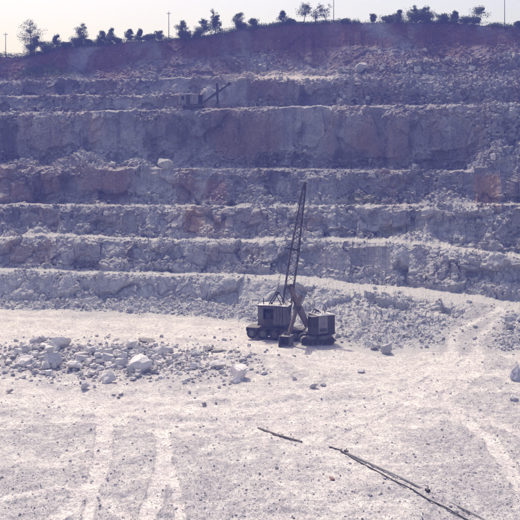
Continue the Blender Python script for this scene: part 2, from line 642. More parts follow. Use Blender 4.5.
road_stop = np.isin(RK, (2,))[:, None] * sstep(250, 330, RPX)
road_rim = ((RK == 1) * sstep(.72, .9, RT))[:, None] * sstep(230, 290, RPX)
rub *= 1 - np.maximum(np.maximum(0.78 * rampv, .9 * road_stop), .75 * road_rim)
blocky *= 1 - .7 * road_rim
crest = (np.isin(RK, (1, 3, 5, 7, 9)) * sstep(.84, .97, RT))[:, None]
blocky *= 1 - .5 * crest
rub *= 1 - .45 * crest
blocky *= 1 - rampv
blocky = soft(blocky, 2)
rub = soft(rub, 2)
smooth_px = 1 - 0.55 * sstep(130, 260, RPX) * (1 - sstep(300, 430, RPX)) * (RK == 9)[:, None]
blocky *= smooth_px

pad = sstep(165, 180, RPX) * (1 - sstep(232, 245, RPX)) * np.isin(RK, (10, 11))[:, None]      # level stand of the upper shovel
pad = soft(pad, 2)
blocky *= 1 - .85 * pad
rub *= 1 - .8 * pad

wall = RK >= 0
PW = BASE[wall].reshape(-1, 3)
bw, rw = blocky[wall].ravel(), rub[wall].ravel()
warp = np.stack([fbm(PW * 0.5, 2, 201), fbm(PW * 0.5, 2, 207), fbm(PW * 0.5, 2, 211)], 1) * 0.55
Q = PW + warp
fA, eA, cA = cells(Q * np.array([.17, .2, .15], np.float32), 1)
fB, eB, cB = cells(Q * np.array([.62, .6, .5], np.float32), 2)
fC, eC, cC = cells(Q * np.array([1.5, 1.5, 1.4], np.float32), 3)
big = fbm(PW * np.array([.10, .1, .07], np.float32), 3, 221)
fin = fbm(PW * 1.9, 3, 231)
crack = np.clip(1 - eA / 0.10, 0, 1) * 0.45 * sstep(.1, .5, vnoise(PW * .3, 237)) + np.clip(1 - eB / 0.10, 0, 1) * 0.16
calm = np.clip(.55 + 1.1 * vnoise(PW * np.array([.12, .12, .16], np.float32), 239), .12, 1)
disp = bw * (1.05 * fA + 0.40 * fB * calm + 0.11 * fC * calm + 0.8 * big - crack) + rw * (0.36 * fC + 0.42 * np.abs(fB) + 0.16 * fin) + 0.05 * fin
sk = np.repeat(RK[wall], NC)
disp = np.where(disp > .9, .9 + .35 * np.tanh((disp - .9) / .35), disp)
disp = np.where(np.isin(sk, (17, 18)), fin * 0.15, disp)
edge = np.repeat(np.where(RK[wall] == 0, sstep(0, .3, RT[wall]), 1.0), NC)      # meet the floor exactly
ND = NRM[wall].reshape(-1, 3)
VW = PW + ND * (disp * edge)[:, None]
VW[:, 2] = np.maximum(VW[:, 2], -0.05)

# floor relief: shallow heaps, ruts of vehicles
fl = ~wall
PFL = BASE[fl].reshape(-1, 3)
pxf = RPX[fl].ravel()
pyf = YH + F * H / PFL[:, 1]


def near_line(pts, w, wob_=0.0):
    """distance in metres on the floor to a polyline given in photo pixels -> 0..1 mask"""
    W = np.array([[p.x, p.y] for p in (PF(*q) for q in pts)], np.float32)
    best = np.full(len(PFL), 1e9, np.float32)
    X = PFL[:, :2]
    for a, b in zip(W[:-1], W[1:]):
        ab = b - a
        t = np.clip(((X - a) @ ab) / (ab @ ab), 0, 1)
        dd = np.linalg.norm(X - (a + t[:, None] * ab), axis=1)
        best = np.minimum(best, dd)
    best = best + .13 * TN
    return np.clip(1 - best / w, 0, 1)


TN = fbm(PFL * np.array([.8, .8, 1], np.float32), 3, 331)
TRK = np.zeros(len(PFL), np.float32)
for pts, w in [([(96, 400), (104, 425), (103, 450), (96, 480), (70, 505), (40, 530)], .85), ([(158, 420), (165, 450), (160, 480), (146, 520), (140, 560)], .8),
               ([(103, 450), (94, 485), (84, 530)], .5), ([(130, 520), (100, 497), (60, 488), (0, 500)], .6), ([(165, 450), (178, 500), (186, 560)], .45), ([(300, 404), (400, 400), (470, 412), (540, 440)], 1.0), ([(440, 400), (490, 440), (530, 500)], .8), ([(0, 400), (60, 403), (140, 406), (230, 410), (300, 404)], 1.7), ([(20, 392), (90, 396), (180, 398), (300, 392), (420, 372), (455, 356)], 1.5),
               ([(478, 356), (440, 385), (330, 420), (200, 425), (60, 420)], 1.3), ([(0, 330), (100, 331), (200, 336), (260, 347), (330, 360), (380, 374)], 2.6),
               ([(0, 318), (90, 322), (180, 326), (250, 340)], 1.8),
               ([(452, 349), (447, 366), (425, 384), (380, 400)], 1.0), ([(476, 349), (476, 370), (452, 392), (400, 412)], 1.0), ([(440, 384), (380, 420), (330, 440)], .5)]:
    TRK = np.maximum(TRK, near_line(pts, w))
q3 = PFL * np.array([1, 1, 1], np.float32)
pat = fbm((q3 + .9 * np.stack([fbm(q3 * .5, 2, 303), fbm(q3 * .5, 2, 305), 0 * q3[:, 2]], 1)) * np.array([.14, .30, 1], np.float32), 5, 301, .6)
fn = fbm(q3 * 0.9, 4, 311)
fn2 = fbm(q3 * np.array([2.6, 2.6, 1], np.float32), 3, 321)
# gravelly ground: the heap's surroundings, the near left corner, the near right
gm = 0.42 + 0.55 * pat
gm += 0.9 * np.exp(-((pxf - 110) / 130) ** 2 - ((pyf - 366) / 14) ** 2)
gm += 0.6 * np.exp(-((pxf - 25) / 45) ** 2 - ((pyf - 508) / 16) ** 2) + 0.5 * np.exp(-((pxf - 205) / 40) ** 2 - ((pyf - 515) / 12) ** 2)
gm += 0.45 * sstep(380, 500, pxf) * sstep(372, 400, pyf) + 0.25 * sstep(440, 520, pyf)
gm -= 0.9 * np.exp(-((pyf - 332) / 9) ** 2) * (pxf < 280) + 0.5 * np.exp(-((pxf - 70) / 110) ** 2 - ((pyf - 402) / 9) ** 2)
gm += 0.5 * (1 - sstep(308, 322, pyf)) + .75 * np.exp(-((pxf - 468) / 42) ** 2 - ((pyf - 356) / 12) ** 2)
gm = np.clip(gm, 0, 1)
gm = np.clip(gm + .10 * sstep(405, 430, pyf) + .20 * sstep(412, 440, pyf) * (1 - sstep(200, 260, pxf)) + .22 * sstep(395, 425, pyf) * sstep(380, 450, pxf), 0, 1.15) * (1 - 0.9 * sstep(.05, .5, TRK))
GM = gm
heap = 1.15 * np.exp(-((pxf - 55) / 60) ** 2 - ((pyf - 360) / 9) ** 2) + 0.75 * np.exp(-((pxf - 135) / 26) ** 2 - ((pyf - 362) / 10) ** 2)
fade = np.repeat(sstep(0, 14, np.arange(nf)[::-1]), NC)
zf = (0.055 * fn + 0.15 * pat + 0.05 * fn2 * (0.3 + gm) - 0.13 * sstep(0, .6, TRK) * (1 - .5 * TRK) + 0.08 * np.clip(1 - np.abs(TRK - .12) / .12, 0, 1) + heap * (1 + .35 * fn)) * fade
VF = PFL.copy()
VF[:, 2] += zf

V = np.empty((NR, NC, 3), np.float32)
V[fl] = VF.reshape(-1, NC, 3)
V[wall] = VW.reshape(-1, NC, 3)

# ------------------------------------------------------------------ colours of the stone, some shade and light painted in
C = np.zeros((NR, NC, 4), np.float32)
grey = np.array([.265, .26, .295])
white = np.array([.52, .515, .53])
rose = np.array([.26, .185, .18])
ochre = np.array([.44, .27, .18])
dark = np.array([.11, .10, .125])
soilc = np.array([.155, .082, .09])
green = np.array([.17, .165, .09])
c1 = fbm(PW * np.array([.07, .07, .10], np.float32), 4, 401)
c2 = fbm(PW * np.array([.16, .16, .05], np.float32), 4, 411)
c3 = fbm(PW * np.array([.5, .5, .16], np.float32), 3, 421)


def mixc(a, b, t):
    t = np.clip(t, 0, 1)[..., None]
    return a * (1 - t) + b * t


cw = mixc(np.broadcast_to(grey, (len(PW), 3)), white, 0.25 + 0.8 * c1 + 0.5 * (cB - .5))
up = np.repeat(sstep(5, 12, RK[wall].astype(float)), NC)
cw = mixc(cw, rose, 0.15 + 0.45 * up + 1.0 * (c2 - .12))
cw = mixc(cw, ochre * .85, (.7 - .45 * up) * sstep(.35, .95, fbm(PW * np.array([.13, .13, .09], np.float32), 3, 441)))
cw = mixc(cw, dark, 0.7 * sstep(.25, .85, c3 - .3 * c1) + 0.25 * up)
low = np.repeat((RK[wall] <= 1) * .8 + (RK[wall] <= 3) * .45 + (RK[wall] <= 5) * .3, NC) * .55
cw = mixc(cw, white * 1.2, .85 * low + 0.35 * np.clip(rw, 0, 1) * (1 - .6 * up))
pxw = RPX[wall].ravel()
pyw = YH + (H - PW[:, 2]) / PW[:, 1] * F
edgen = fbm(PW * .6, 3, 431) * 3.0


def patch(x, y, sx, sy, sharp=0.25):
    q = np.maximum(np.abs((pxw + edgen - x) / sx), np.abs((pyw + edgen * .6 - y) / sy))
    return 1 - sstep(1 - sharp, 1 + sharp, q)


for x, y, sx, sy, colr, a in [  # dark entries paint the shade of hollows into the stone colour
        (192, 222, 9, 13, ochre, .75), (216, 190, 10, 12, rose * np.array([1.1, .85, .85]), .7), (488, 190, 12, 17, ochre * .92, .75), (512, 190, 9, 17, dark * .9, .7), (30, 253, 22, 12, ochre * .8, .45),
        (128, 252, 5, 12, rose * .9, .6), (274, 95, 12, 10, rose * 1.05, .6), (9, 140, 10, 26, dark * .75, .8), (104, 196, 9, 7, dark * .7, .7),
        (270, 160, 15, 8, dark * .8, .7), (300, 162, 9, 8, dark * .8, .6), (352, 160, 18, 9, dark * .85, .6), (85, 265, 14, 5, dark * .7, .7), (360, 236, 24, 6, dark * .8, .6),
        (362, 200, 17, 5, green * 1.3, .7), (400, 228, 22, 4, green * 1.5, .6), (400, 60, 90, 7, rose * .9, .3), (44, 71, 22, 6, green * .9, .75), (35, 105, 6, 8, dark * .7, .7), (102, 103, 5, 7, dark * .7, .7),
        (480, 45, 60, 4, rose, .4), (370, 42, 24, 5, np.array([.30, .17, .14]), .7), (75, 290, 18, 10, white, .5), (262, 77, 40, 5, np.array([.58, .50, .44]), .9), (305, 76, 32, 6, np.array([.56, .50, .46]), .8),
        (395, 312, 40, 14, white * 1.05, .5), (256, 256, 9, 7, np.array([.44, .36, .29]), .6), (212, 93, 9, 7, white, .8), (236, 94, 12, 11, white * .9, .55), (420, 84, 60, 9, white * .8, .4), (80, 105, 90, 5, white * .8, .5)]:  # white pair behind the upper shovel paints its mound as lit
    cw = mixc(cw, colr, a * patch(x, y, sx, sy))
soilm = np.repeat(np.where(RK[wall] == 16, 1.0, np.where(RK[wall] == 15, .45, 0)), NC)
soiln = np.clip(soilm * (.95 + .9 * c2 + .3 * c3), 0, 1)
cw = mixc(cw, soilc * (1 + .25 * c3[:, None]), soiln)
plat = np.repeat(np.isin(RK[wall], (17, 18)).astype(float), NC)
cw = mixc(cw, green * .6, plat)
# worn, dusty haul roads
road = np.repeat(np.isin(RK[wall], (2, 4)).astype(float), NC) * (1 - sstep(.2, .5, rw))
sand = np.array([.51, .485, .47])
cw = mixc(cw, sand, 0.75 * road)
rv = rampv[wall].ravel()
lanes = np.exp(-((pxw - (452 + 48 * sstep(343, 306, pyw) ** 1.5)) / 5.5) ** 2) + np.exp(-((pxw - (477 + 30 * sstep(345, 307, pyw))) / 5.5) ** 2)
cw = mixc(cw, mixc(np.broadcast_to(np.array([.40, .39, .40]), cw.shape), sand * 1.32, np.clip(lanes, 0, 1)), rv * .95)
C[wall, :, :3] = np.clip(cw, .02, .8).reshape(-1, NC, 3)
lev = np.repeat(np.clip(1.1 - .07 * RK[wall], .45, 1), NC)
dust_a = lev * np.where(rv > .3, .15, 1) * np.where(soilm > 0.2, .25, np.where(plat > 0, 0, 1.0 - .35 * up))
C[wall, :, 3] = dust_a.reshape(-1, NC)
pale = np.array([.62, .595, .57])
grav = np.array([.44, .43, .435])
cf = mixc(np.broadcast_to(pale, (len(PFL), 3)), grav, sstep(.1, 1.25, gm + .3 * fn + .15 * fn2) * .85)
cf = mixc(cf, np.array([.66, .63, .61]), .5 * sstep(.05, .45, TRK))
C[fl, :, :3] = cf.reshape(-1, NC, 3)
C[fl, :, 3] = 0

# ------------------------------------------------------------------ cut the sheet into floor, faces and ledges
def strip(name, ra, rb, mat):
    Vs = V[ra:rb + 1].reshape(-1, 3)
    Cs = C[ra:rb + 1].reshape(-1, 4)
    n = rb - ra + 1
    i = (np.arange(n - 1)[:, None] * NC + np.arange(NC - 1)[None, :]).ravel()
    fc = np.stack([i, i + 1, i + NC + 1, i + NC], 1)
    o = np_mesh(name, Vs, fc, mat, Cs, smooth=(name == 'pit_floor'))
    return tag(o, kind='structure')


tag(strip('pit_floor', 0, nf - 1, M_FLOOR), 'pale dusty pit floor marked by vehicle tracks')
r0 = nf - 1
LBL = {0: ('rubble_apron', 'broken stone apron at the foot of the wall with a haul ramp'), 1: ('rock_face', 'lowest pale rock face above the pit floor'),
       2: ('bench_road', 'haul road along the lowest bench'), 3: ('rock_face', 'second rock face above the lowest haul road'), 4: ('bench_road', 'narrow road along the second bench'),
       5: ('rock_face', 'third rock face'), 6: ('bench_ledge', 'third bench ledge'), 7: ('rock_face', 'fourth rock face below the tall one'), 8: ('bench_ledge', 'fourth bench ledge carrying rubble mounds'),
       9: ('rock_face', 'tallest smooth rock face'), 10: ('bench_ledge', 'fifth ledge where the small upper shovel stands'), 11: ('rock_face', 'upper broken rock face'), 12: ('bench_ledge', 'upper ledge'),
       13: ('rock_face', 'uppermost stony face and muck slope'), 14: ('bench_ledge', 'topmost ledge'), 15: ('stony_slope', 'stony slope under the soil'), 16: ('soil_bank', 'dark red soil bank under the ridge'),
       17: ('hill_top', 'ridge top behind the trees'), 18: ('hill_top', 'back of the hill')}
ROW_OF = {}
for k, (n, kind) in enumerate(INT):
    nm, lb = LBL[k]
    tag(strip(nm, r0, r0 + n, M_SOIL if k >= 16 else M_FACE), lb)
    ROW_OF[k] = (r0, r0 + n)
    r0 += n

# the land around, down to the horizon
gv = np.array([[-420, -50, -.9], [420, -50, -.9], [420, 330, -.9], [-420, 330, -.9]], np.float32)
tag(np_mesh('ground', gv, np.array([[0, 1, 2, 3]]), M_FLOOR, np.tile([.45, .43, .43, 0], (4, 1))), 'pale open ground around the quarry', kind='structure')


def surf(px, py, kmin=-1, kmax=99):
    """the point of the sheet seen nearest to a photo pixel, within an interval range"""
    c = int(np.argmin(np.abs(PX - px)))
    rr = np.where((RK >= kmin) & (RK <= kmax))[0]
    col = V[rr, c]
    yy = YH + (H - col[:, 2]) / col[:, 1] * F
    r = int(np.argmin(np.abs(yy - py)))
    return Vector(col[r])


# ------------------------------------------------------------------ stones
def ico(sub):
    t = (1 + 5 ** .5) / 2
    v = [(-1, t, 0), (1, t, 0), (-1, -t, 0), (1, -t, 0), (0, -1, t), (0, 1, t), (0, -1, -t), (0, 1, -t), (t, 0, -1), (t, 0, 1), (-t, 0, -1), (-t, 0, 1)]
    f = [(0, 11, 5), (0, 5, 1), (0, 1, 7), (0, 7, 10), (0, 10, 11), (1, 5, 9), (5, 11, 4), (11, 10, 2), (10, 7, 6), (7, 1, 8), (3, 9, 4), (3, 4, 2), (3, 2, 6), (3, 6, 8), (3, 8, 9), (4, 9, 5), (2, 4, 11), (6, 2, 10), (8, 6, 7), (9, 8, 1)]
    v = [np.array(a) / np.linalg.norm(a) for a in v]
    for _ in range(sub):
        cache, nf_ = {}, []

        def midp(a, b):
            key = (min(a, b), max(a, b))
            if key not in cache:
                q = v[a] + v[b]
                v.append(q / np.linalg.norm(q))
                cache[key] = len(v) - 1
            return cache[key]
        for a, b, c in f:
            ab, bc, ca = midp(a, b), midp(b, c), midp(c, a)
            nf_ += [(a, ab, ca), (b, bc, ab), (c, ca, bc), (ab, bc, ca)]
        f = nf_
    return np.array(v), np.array(f)


def rock_shape(sub, seed, planes=9, rough=0.05):
    """a ball split along flat planes like blasted stone; spans about -0.5..0.5"""
    r = np.random.default_rng(seed)
    v, f = ico(sub)
    v = v.copy()
    for _ in range(planes):
        n = r.normal(size=3)
        n /= np.linalg.norm(n)
        h = r.uniform(.36, .66)
        s = v @ n
        over = s > h
        v[over] -= np.outer(s[over] - h, n)
    if rough and sub > 1:
        q = (v * 2.3 + seed * 9.1).astype(np.float32)
        v *= (1 + rough * fbm(q, 3, seed))[:, None]
        fc, ec, _c = cells((v * 1.6 + seed * 5.3).astype(np.float32), seed)
        v *= (1 + 0.07 * fc)[:, None]
    lo, hi = v.min(0), v.max(0)
    v = (v - (lo + hi) / 2) / (hi - lo)
    return v, f


ROCKS = []
for s in range(14):
    v, f = rock_shape(4 if s < 8 else 3, 100 + s, 17 + s % 5, .05)
    me = bpy.data.meshes.new('boulder')
    me.from_pydata([tuple(a) for a in v], [], [tuple(map(int, a)) for a in f])
    me.materials.append(M_BOULDER)
    ROCKS.append(me)
SMALL = [rock_shape(1, 300 + s, 6, 0) for s in range(10)]
TINY = [rock_shape(0, 400 + s, 4, 0) for s in range(10)]
N_BOULDER = 0


def boulder(p, w, dep, h, label, group=None, seed=None, rz=None, tilt=0.12, tone=(1, 1, 1), sink=0.14, cat='boulder', name='boulder'):
    global N_BOULDER
    N_BOULDER += 1
    s = N_BOULDER * 7 + 3 if seed is None else seed
    o = bpy.data.objects.new(name, ROCKS[s % len(ROCKS)])
    COL.objects.link(o)
    r = random.Random(s)
    o.rotation_euler = (r.uniform(-tilt, tilt), r.uniform(-tilt, tilt), r.uniform(-.5, .5) + (math.pi if r.random() > .5 else 0) if rz is None else rz)
    o.scale = (w, dep, h / (1 - sink))
    o.location = (p.x, p.y, p.z + h / (1 - sink) * (.5 - sink))
    o.color = (*tone, 1)
    return tag(o, label, cat, group)


def px_boulder(px, pyb, w, h, label, group=None, **kw):
    """a boulder on the pit floor from its place in the photo: base pixel, width and height in px"""
    p = surf(px, pyb, -1, -1)
    sc = p.y / F
    p.y += w * sc * .35
    return boulder(p, w * sc, w * sc * .85, h * sc, label, group, **kw)


def scatter(name, pts, sizes, shapes, mat, cols, label, group=None, flat=(.45, 1.0), sink=.25, nrm=None):
    """many small stones as one mesh"""
    n = len(pts)
    Vs, Fs, Cs = [], [], []
    off = 0
    which = rng.integers(0, len(shapes), n)
    for k, (v, f) in enumerate(shapes):
        m = np.where(which == k)[0]
        if not len(m):
            continue
        a = rng.uniform(0, 6.283, len(m))
        b = rng.uniform(-.5, .5, len(m))
        sc = np.stack([rng.uniform(.8, 1.35, len(m)), rng.uniform(.7, 1.1, len(m)), rng.uniform(flat[0], flat[1], len(m))], 1) * sizes[m][:, None]
        x = v[None] * sc[:, None, :]
        y2 = x[:, :, 1] * np.cos(b)[:, None] - x[:, :, 2] * np.sin(b)[:, None]
        z2 = x[:, :, 1] * np.sin(b)[:, None] + x[:, :, 2] * np.cos(b)[:, None]
        ca, sa = np.cos(a)[:, None], np.sin(a)[:, None]
        q = np.stack([x[:, :, 0] * ca - y2 * sa, x[:, :, 0] * sa + y2 * ca, z2], 2)
        q += pts[m][:, None, :]
        q[:, :, 2] += (sc[:, 2] * (.5 - sink))[:, None]
        Vs.append(q.reshape(-1, 3))
        nv = len(v)
        Fs.append((f[None] + (np.arange(len(m)) * nv)[:, None, None]).reshape(-1, 3) + off)
        Cs.append(np.repeat(cols[m], nv, axis=0))
        off += len(m) * nv
    o = np_mesh(name, np.concatenate(Vs), np.concatenate(Fs), mat, np.concatenate(Cs))
    return tag(o, label, kind='stuff', cat='rubble', group=group)


inframe = (PX > -60) & (PX < 580)


def pick(weight, n):
    w = weight * inframe[None, :]
    w = w * np.gradient(PX)[None, :]
    cs = np.cumsum(w.ravel())
    i = np.searchsorted(cs, rng.uniform(0, cs[-1], n))
    i = np.clip(i, 0, w.size - 1)
    return i


def pareto(n, lo, hi, a=2.2):
    u = rng.uniform(0, 1, n)
    return (lo ** -a - u * (lo ** -a - hi ** -a)) ** (-1 / a)


Vf, Cf = V.reshape(-1, 3), C.reshape(-1, 4)
# loose stone on the wall, thickest at the rims, talus and mounds
wt = np.clip(rub, 0, 1) ** 1.6 * wall[:, None]
wt = wt * np.where(np.isin(RK, (16, 17, 18)), .008, np.where(RK == 15, .4, 1))[:, None]
rimw = np.zeros((NR, NC), np.float32)
for k in (1, 3, 5, 7, 9, 11):
    a, b = ROW_OF[k]
    rimw[b - 3:b + 3] = np.clip(.3 + .8 * wob(.05, 240 + k, 3), .02, 1)[None, :] * (1 - .8 * rampm)[None, :] * ((1 - .93 * sstep(230, 290, PX)) if k == 1 else 1)[None, :] if k == 1 else np.clip(.3 + .8 * wob(.05, 240 + k, 3), .02, 1)[None, :]
wt = wt + .9 * rimw
for nm, n, lo, hi, shp in [('rubble', 5200, .28, .75, SMALL), ('rubble', 15000, .12, .32, TINY)]:
    i = pick(wt, n)
    s = pareto(n, lo, hi)
    cc = Cf[i].copy()
    cc[:, :3] = cc[:, :3] * .5 + np.array([.46, .45, .47]) * .5
    cc[:, :3] *= rng.uniform(.75, 1.25, (n, 1))
    cc[:, 3] = .6
    scatter(nm, Vf[i] + rng.normal(0, .05, (n, 3)), s, shp, M_FACE, cc, 'loose broken stone on the benches and slopes of the quarry wall' if shp is SMALL else 'small stone chips scattered over the benches and slopes of the wall')

# stones and grit on the floor
gmask = np.zeros((NR, NC), np.float32)
gmask[fl] = (0.09 + np.clip(GM + .35 * fn, 0, 1) ** 1.4).reshape(-1, NC)
depthw = np.clip(V[:, :, 1] / 100, .3, 1.5)
heapm = np.zeros((NR, NC), np.float32)
heapm[fl] = (heap ** .8 * (1 + 0 * heap)).reshape(-1, NC)
heap2 = np.zeros((NR, NC), np.float32)
heap2[fl] = (np.exp(-((pxf - 120) / 120) ** 4 - ((pyf - 362) / 15) ** 2) * (0.6 + .6 * fn)).clip(0, 2).reshape(-1, NC)


def floor_cols(i, n, tint=(1, 1, 1)):
    cc = np.tile(np.array([.60, .58, .59, 0.0]), (n, 1))
    cc[:, :3] *= rng.uniform(.6, 1.25, (n, 1)) * np.array(tint)
    return cc


n = 1700
i = pick(heap2 * .8 + heapm * .7, n)
scatter('heap_rubble', Vf[i], pareto(n, .22, .75, 1.9), SMALL, M_FACE, floor_cols(i, n), 'broken stone filling the low heap across the pit floor')
n = 6000
i = pick(heap2 + .02, n)
scatter('heap_chips', Vf[i], pareto(n, .09, .28), TINY, M_FACE, floor_cols(i, n), 'small chips between the rocks of the floor heap')
n = 13000
i = pick(gmask, n)
jit = np.stack([rng.normal(0, .08, n), rng.normal(0, .15, n), np.zeros(n)], 1)
scatter('gravel', Vf[i] + jit, pareto(n, .035, .125, 2.6), TINY, M_FACE, floor_cols(i, n, (.88, .88, .92)), 'gravel strewn over the pit floor between vehicle tracks')

# ---- single boulders of the floor heap
G_HEAP = 'rocks of the floor heap'
heap_list = [
    (58, 353, 23, 15, 'broad pale boulder on top at the back of the floor heap', (1.1, 1.08, 1.06)),
    (51, 367, 19, 15, 'big angular boulder in front of the broad pale one in the floor heap', (.95, .95, 1.0)),
    (35, 345, 14, 8, 'dark-sided boulder at the upper left edge of the floor heap', (.72, .7, .74)),
    (26, 350, 13, 6, 'low slab left of the dark-sided boulder in the floor heap', (1, 1, 1)),
    (78, 357, 20, 7, 'long flat slab right of the broad pale boulder', (.85, .82, .84)),
    (94, 355, 12, 10, 'blocky boulder at the right end of the long flat slab', (.9, .9, .95)),
    (107, 362, 14, 9, 'rounded pale rock right of centre in the floor heap', (1, 1, 1)),
    (24, 367, 17, 10, 'squat boulder at the left front of the floor heap', (1, .98, 1)),
    (44, 369, 10, 8, 'upright rock leaning on the big angular boulder', (1, 1, 1)),
    (73, 371, 17, 9, 'light wedge-shaped rock in the middle front of the heap', (1.05, 1.03, 1.03)),
    (107, 384, 18, 11, 'wide pale boulder lying clear in front of the heap', (1.05, 1.04, 1.05)),
    (85, 391, 9, 9, 'single block standing on the dusty floor before the heap', (.95, .94, 1)),
    (9, 394, 8, 4, 'small dark slab on the bare floor at the left edge', (.6, .57, .55)),
    (130, 351, 13, 11, 'tall pale block at the back of the right-hand heap', (1.1, 1.08, 1.08)),
    (139, 374, 23, 16, 'largest boulder of the right-hand heap with a rugged face', (1, 1, 1.03)),
    (146, 342, 18, 3.5, 'thin dark slab lying behind the right-hand heap', (.55, .52, .5)),
    (159, 356, 13, 9, 'pale rock at the right shoulder of the right-hand heap', (1.05, 1.05, 1.05)),
    (123, 368, 12, 12, 'shaded block at the left of the largest right-hand boulder', (.9, .9, .96)),
    (153, 374, 9, 5, 'dark flat rock at the right foot of the largest boulder', (.62, .6, .6)),
    (195, 356, 12, 7, 'lone pale rock between the heap and the dark slabs', (1, 1, 1)),
    (208, 351, 12, 4.5, 'dark tilted slab near the truck crane side of the heap', (.55, .53, .52)),
    (217, 353, 13, 3, 'long dark slab lying right of the tilted slab', (.52, .5, .48)),
    (216, 370, 18, 8, 'pale wedge boulder right of the heap', (1.05, 1.03, 1.03)),
    (239, 380, 20, 14, 'large white boulder at the right end of the scattered rocks', (1.15, 1.12, 1.12)),
    (235, 384, 11, 7, 'small white rock resting against the large white boulder', (1.15, 1.12, 1.12)),
    (243, 362, 8, 5, 'small grey rock behind the large white boulder', (.85, .85, .88)),
    (264, 375, 7, 4, 'low rock to the right of the large white boulder', (.9, .9, .92)),
    (204, 407, 5, 4, 'small dark stone on the bare floor below the heap', (.5, .48, .5)),
    (314, 389, 9, 5, 'dark low stone alone on the floor before the crawler shovel', (.7, .68, .7)),
    (323, 386, 6, 3, 'smaller stone right behind the dark low stone', (.75, .72, .74)),
    (361, 373, 10, 4, 'flat grey stone on the floor right of the shovel', (.8, .8, .84)),
    (517, 381, 12, 16, 'bluish boulder cut off by the right edge of the photo', (.8, .82, .95)),
    (332, 481, 6, 3, 'small reddish stone below the black hose end', (.62, .38, .32)),
    (514, 401, 9, 5, 'low pale rock below the bluish boulder', (1, 1, 1)),
    (118, 399, 4, 3, 'tiny dark stone right of the single block', (.55, .52, .52)),
]
for k, (x, y, w, h, lb, tone) in enumerate(heap_list):
    px_boulder(x, y, w, h, lb, G_HEAP if k < 27 else None, tone=tone, seed=k * 5 + 1)
r = random.Random(5)
ANCHOR = [(0, 'broad pale boulder'), (1, 'big angular boulder'), (2, 'dark-sided boulder'), (4, 'long flat slab'), (6, 'rounded pale rock'), (7, 'squat boulder'), (9, 'wedge-shaped rock'),
          (10, 'wide clear-lying boulder'), (11, 'single standing block'), (13, 'tall pale block'), (14, 'largest right-hand boulder'), (15, 'thin dark slab'), (19, 'lone pale rock'), (21, 'long dark slab'),
          (22, 'pale wedge boulder'), (23, 'large white boulder'), (26, 'low rock')]
USED = {}
ORD = ['', 'second ', 'third ', 'fourth ', 'fifth ', 'sixth ', 'seventh ', 'eighth ', 'ninth ', 'tenth ']


def near_label(x, y, w):
    k, nm = min(ANCHOR, key=lambda a: (heap_list[a[0]][0] - x) ** 2 + (2 * (heap_list[a[0]][1] - y)) ** 2)
    dx, dy = x - heap_list[k][0], (y - heap_list[k][1]) * 2
    rel = ('right of' if dx > 0 else 'left of') if abs(dx) > abs(dy) else ('in front of' if dy > 0 else 'behind')
    size = 'small' if w < 6.5 else ('middling' if w < 9 else 'large')
    c = USED.get((size, rel, nm), 0)
    USED[(size, rel, nm)] = c + 1
    return '%s%s grey rock %s the %s of the heap' % (ORD[min(c, 9)], size, rel, nm)


for k in range(95):
    if k < 58:
        x, y = r.gauss(62, 34), r.gauss(360, 7)
    else:
        x, y = r.gauss(145, 22), r.gauss(362, 9)
    if x < -8 or x > 255 or y > 388 or y < 341:
        continue
    w = r.choice([5, 6, 7, 7, 8, 9, 10, 12])
    px_boulder(x, y, w, w * r.uniform(.5, .9), near_label(x, y, w), G_HEAP, tone=(r.uniform(.8, 1.1),) * 3)
for k in range(24):
    x, y = r.uniform(170, 275), r.gauss(367, 10)
    w = r.choice([3, 4, 4, 5, 6])
    px_boulder(x, y, w, w * r.uniform(.5, .8), near_label(x, y, w), 'loose rocks right of the floor heap', tone=(r.uniform(.7, 1.05),) * 3)

# ---- boulders on the wall
def wall_boulder(px, py, w, h, label, group=None, k0=0, k1=16, **kw):
    p = surf(px, py, k0, k1)
    sc = p.y / F
    t = kw.pop('tone', (1, 1, 1))
    return boulder(p, w * sc, w * sc * .9, h * sc, label, group, tone=tuple(.74 * a for a in t), **kw)


wall_boulder(361, 73, 11, 12, 'large pale pointed boulder standing on the upper right rubble slope', k0=12, k1=14, tone=(.9, .88, .87), seed=22, tilt=.3)
wall_boulder(166, 167, 18, 10, 'big rounded pale boulder on the fourth ledge right of two rubble mounds', k0=8, k1=8, tone=(.95, .95, .95), seed=5)
wall_boulder(476, 169, 6, 7, 'bright block on the fourth ledge at the foot of the right-hand rock spur', k0=8, k1=8, tone=(1.0, 1.0, 1.0))
wall_boulder(469, 169, 5, 5, 'small bright stone left of the bright block on the fourth ledge', k0=8, k1=8, tone=(1.2, 1.2, 1.2))
wall_boulder(418, 73, 8, 7, 'pale rounded boulder high on the upper right rubble slope', k0=11, k1=13, tone=(.95, .94, .94))
wall_boulder(382, 71, 5, 4, 'bright stone just right of the large pale pointed boulder', k0=11, k1=14, tone=(1.05, 1.05, 1.05))
wall_boulder(472, 72, 8, 6, 'white block near the middle of the upper right rubble slope', k0=11, k1=13, tone=(1.0, 1.0, 1.0))
wall_boulder(38, 57 + 170, 4, 5, 'small upright stone on the cone of debris at left on the second bench', k0=4, k1=5, tone=(1.2, 1.2, 1.2))
wall_boulder(386, 353, 12, 10, 'pale boulder at the front foot of the rubble apron right of the shovel', k0=0, k1=1, tone=(1.0, 1.0, 1.03))
wall_boulder(374, 349, 8, 6, 'grey rock left of the front boulder of the rubble apron', k0=0, k1=1)
i = pick(wt * (V[:, :, 1] > 10), 900)
cnt = {}
LOOSE = {}
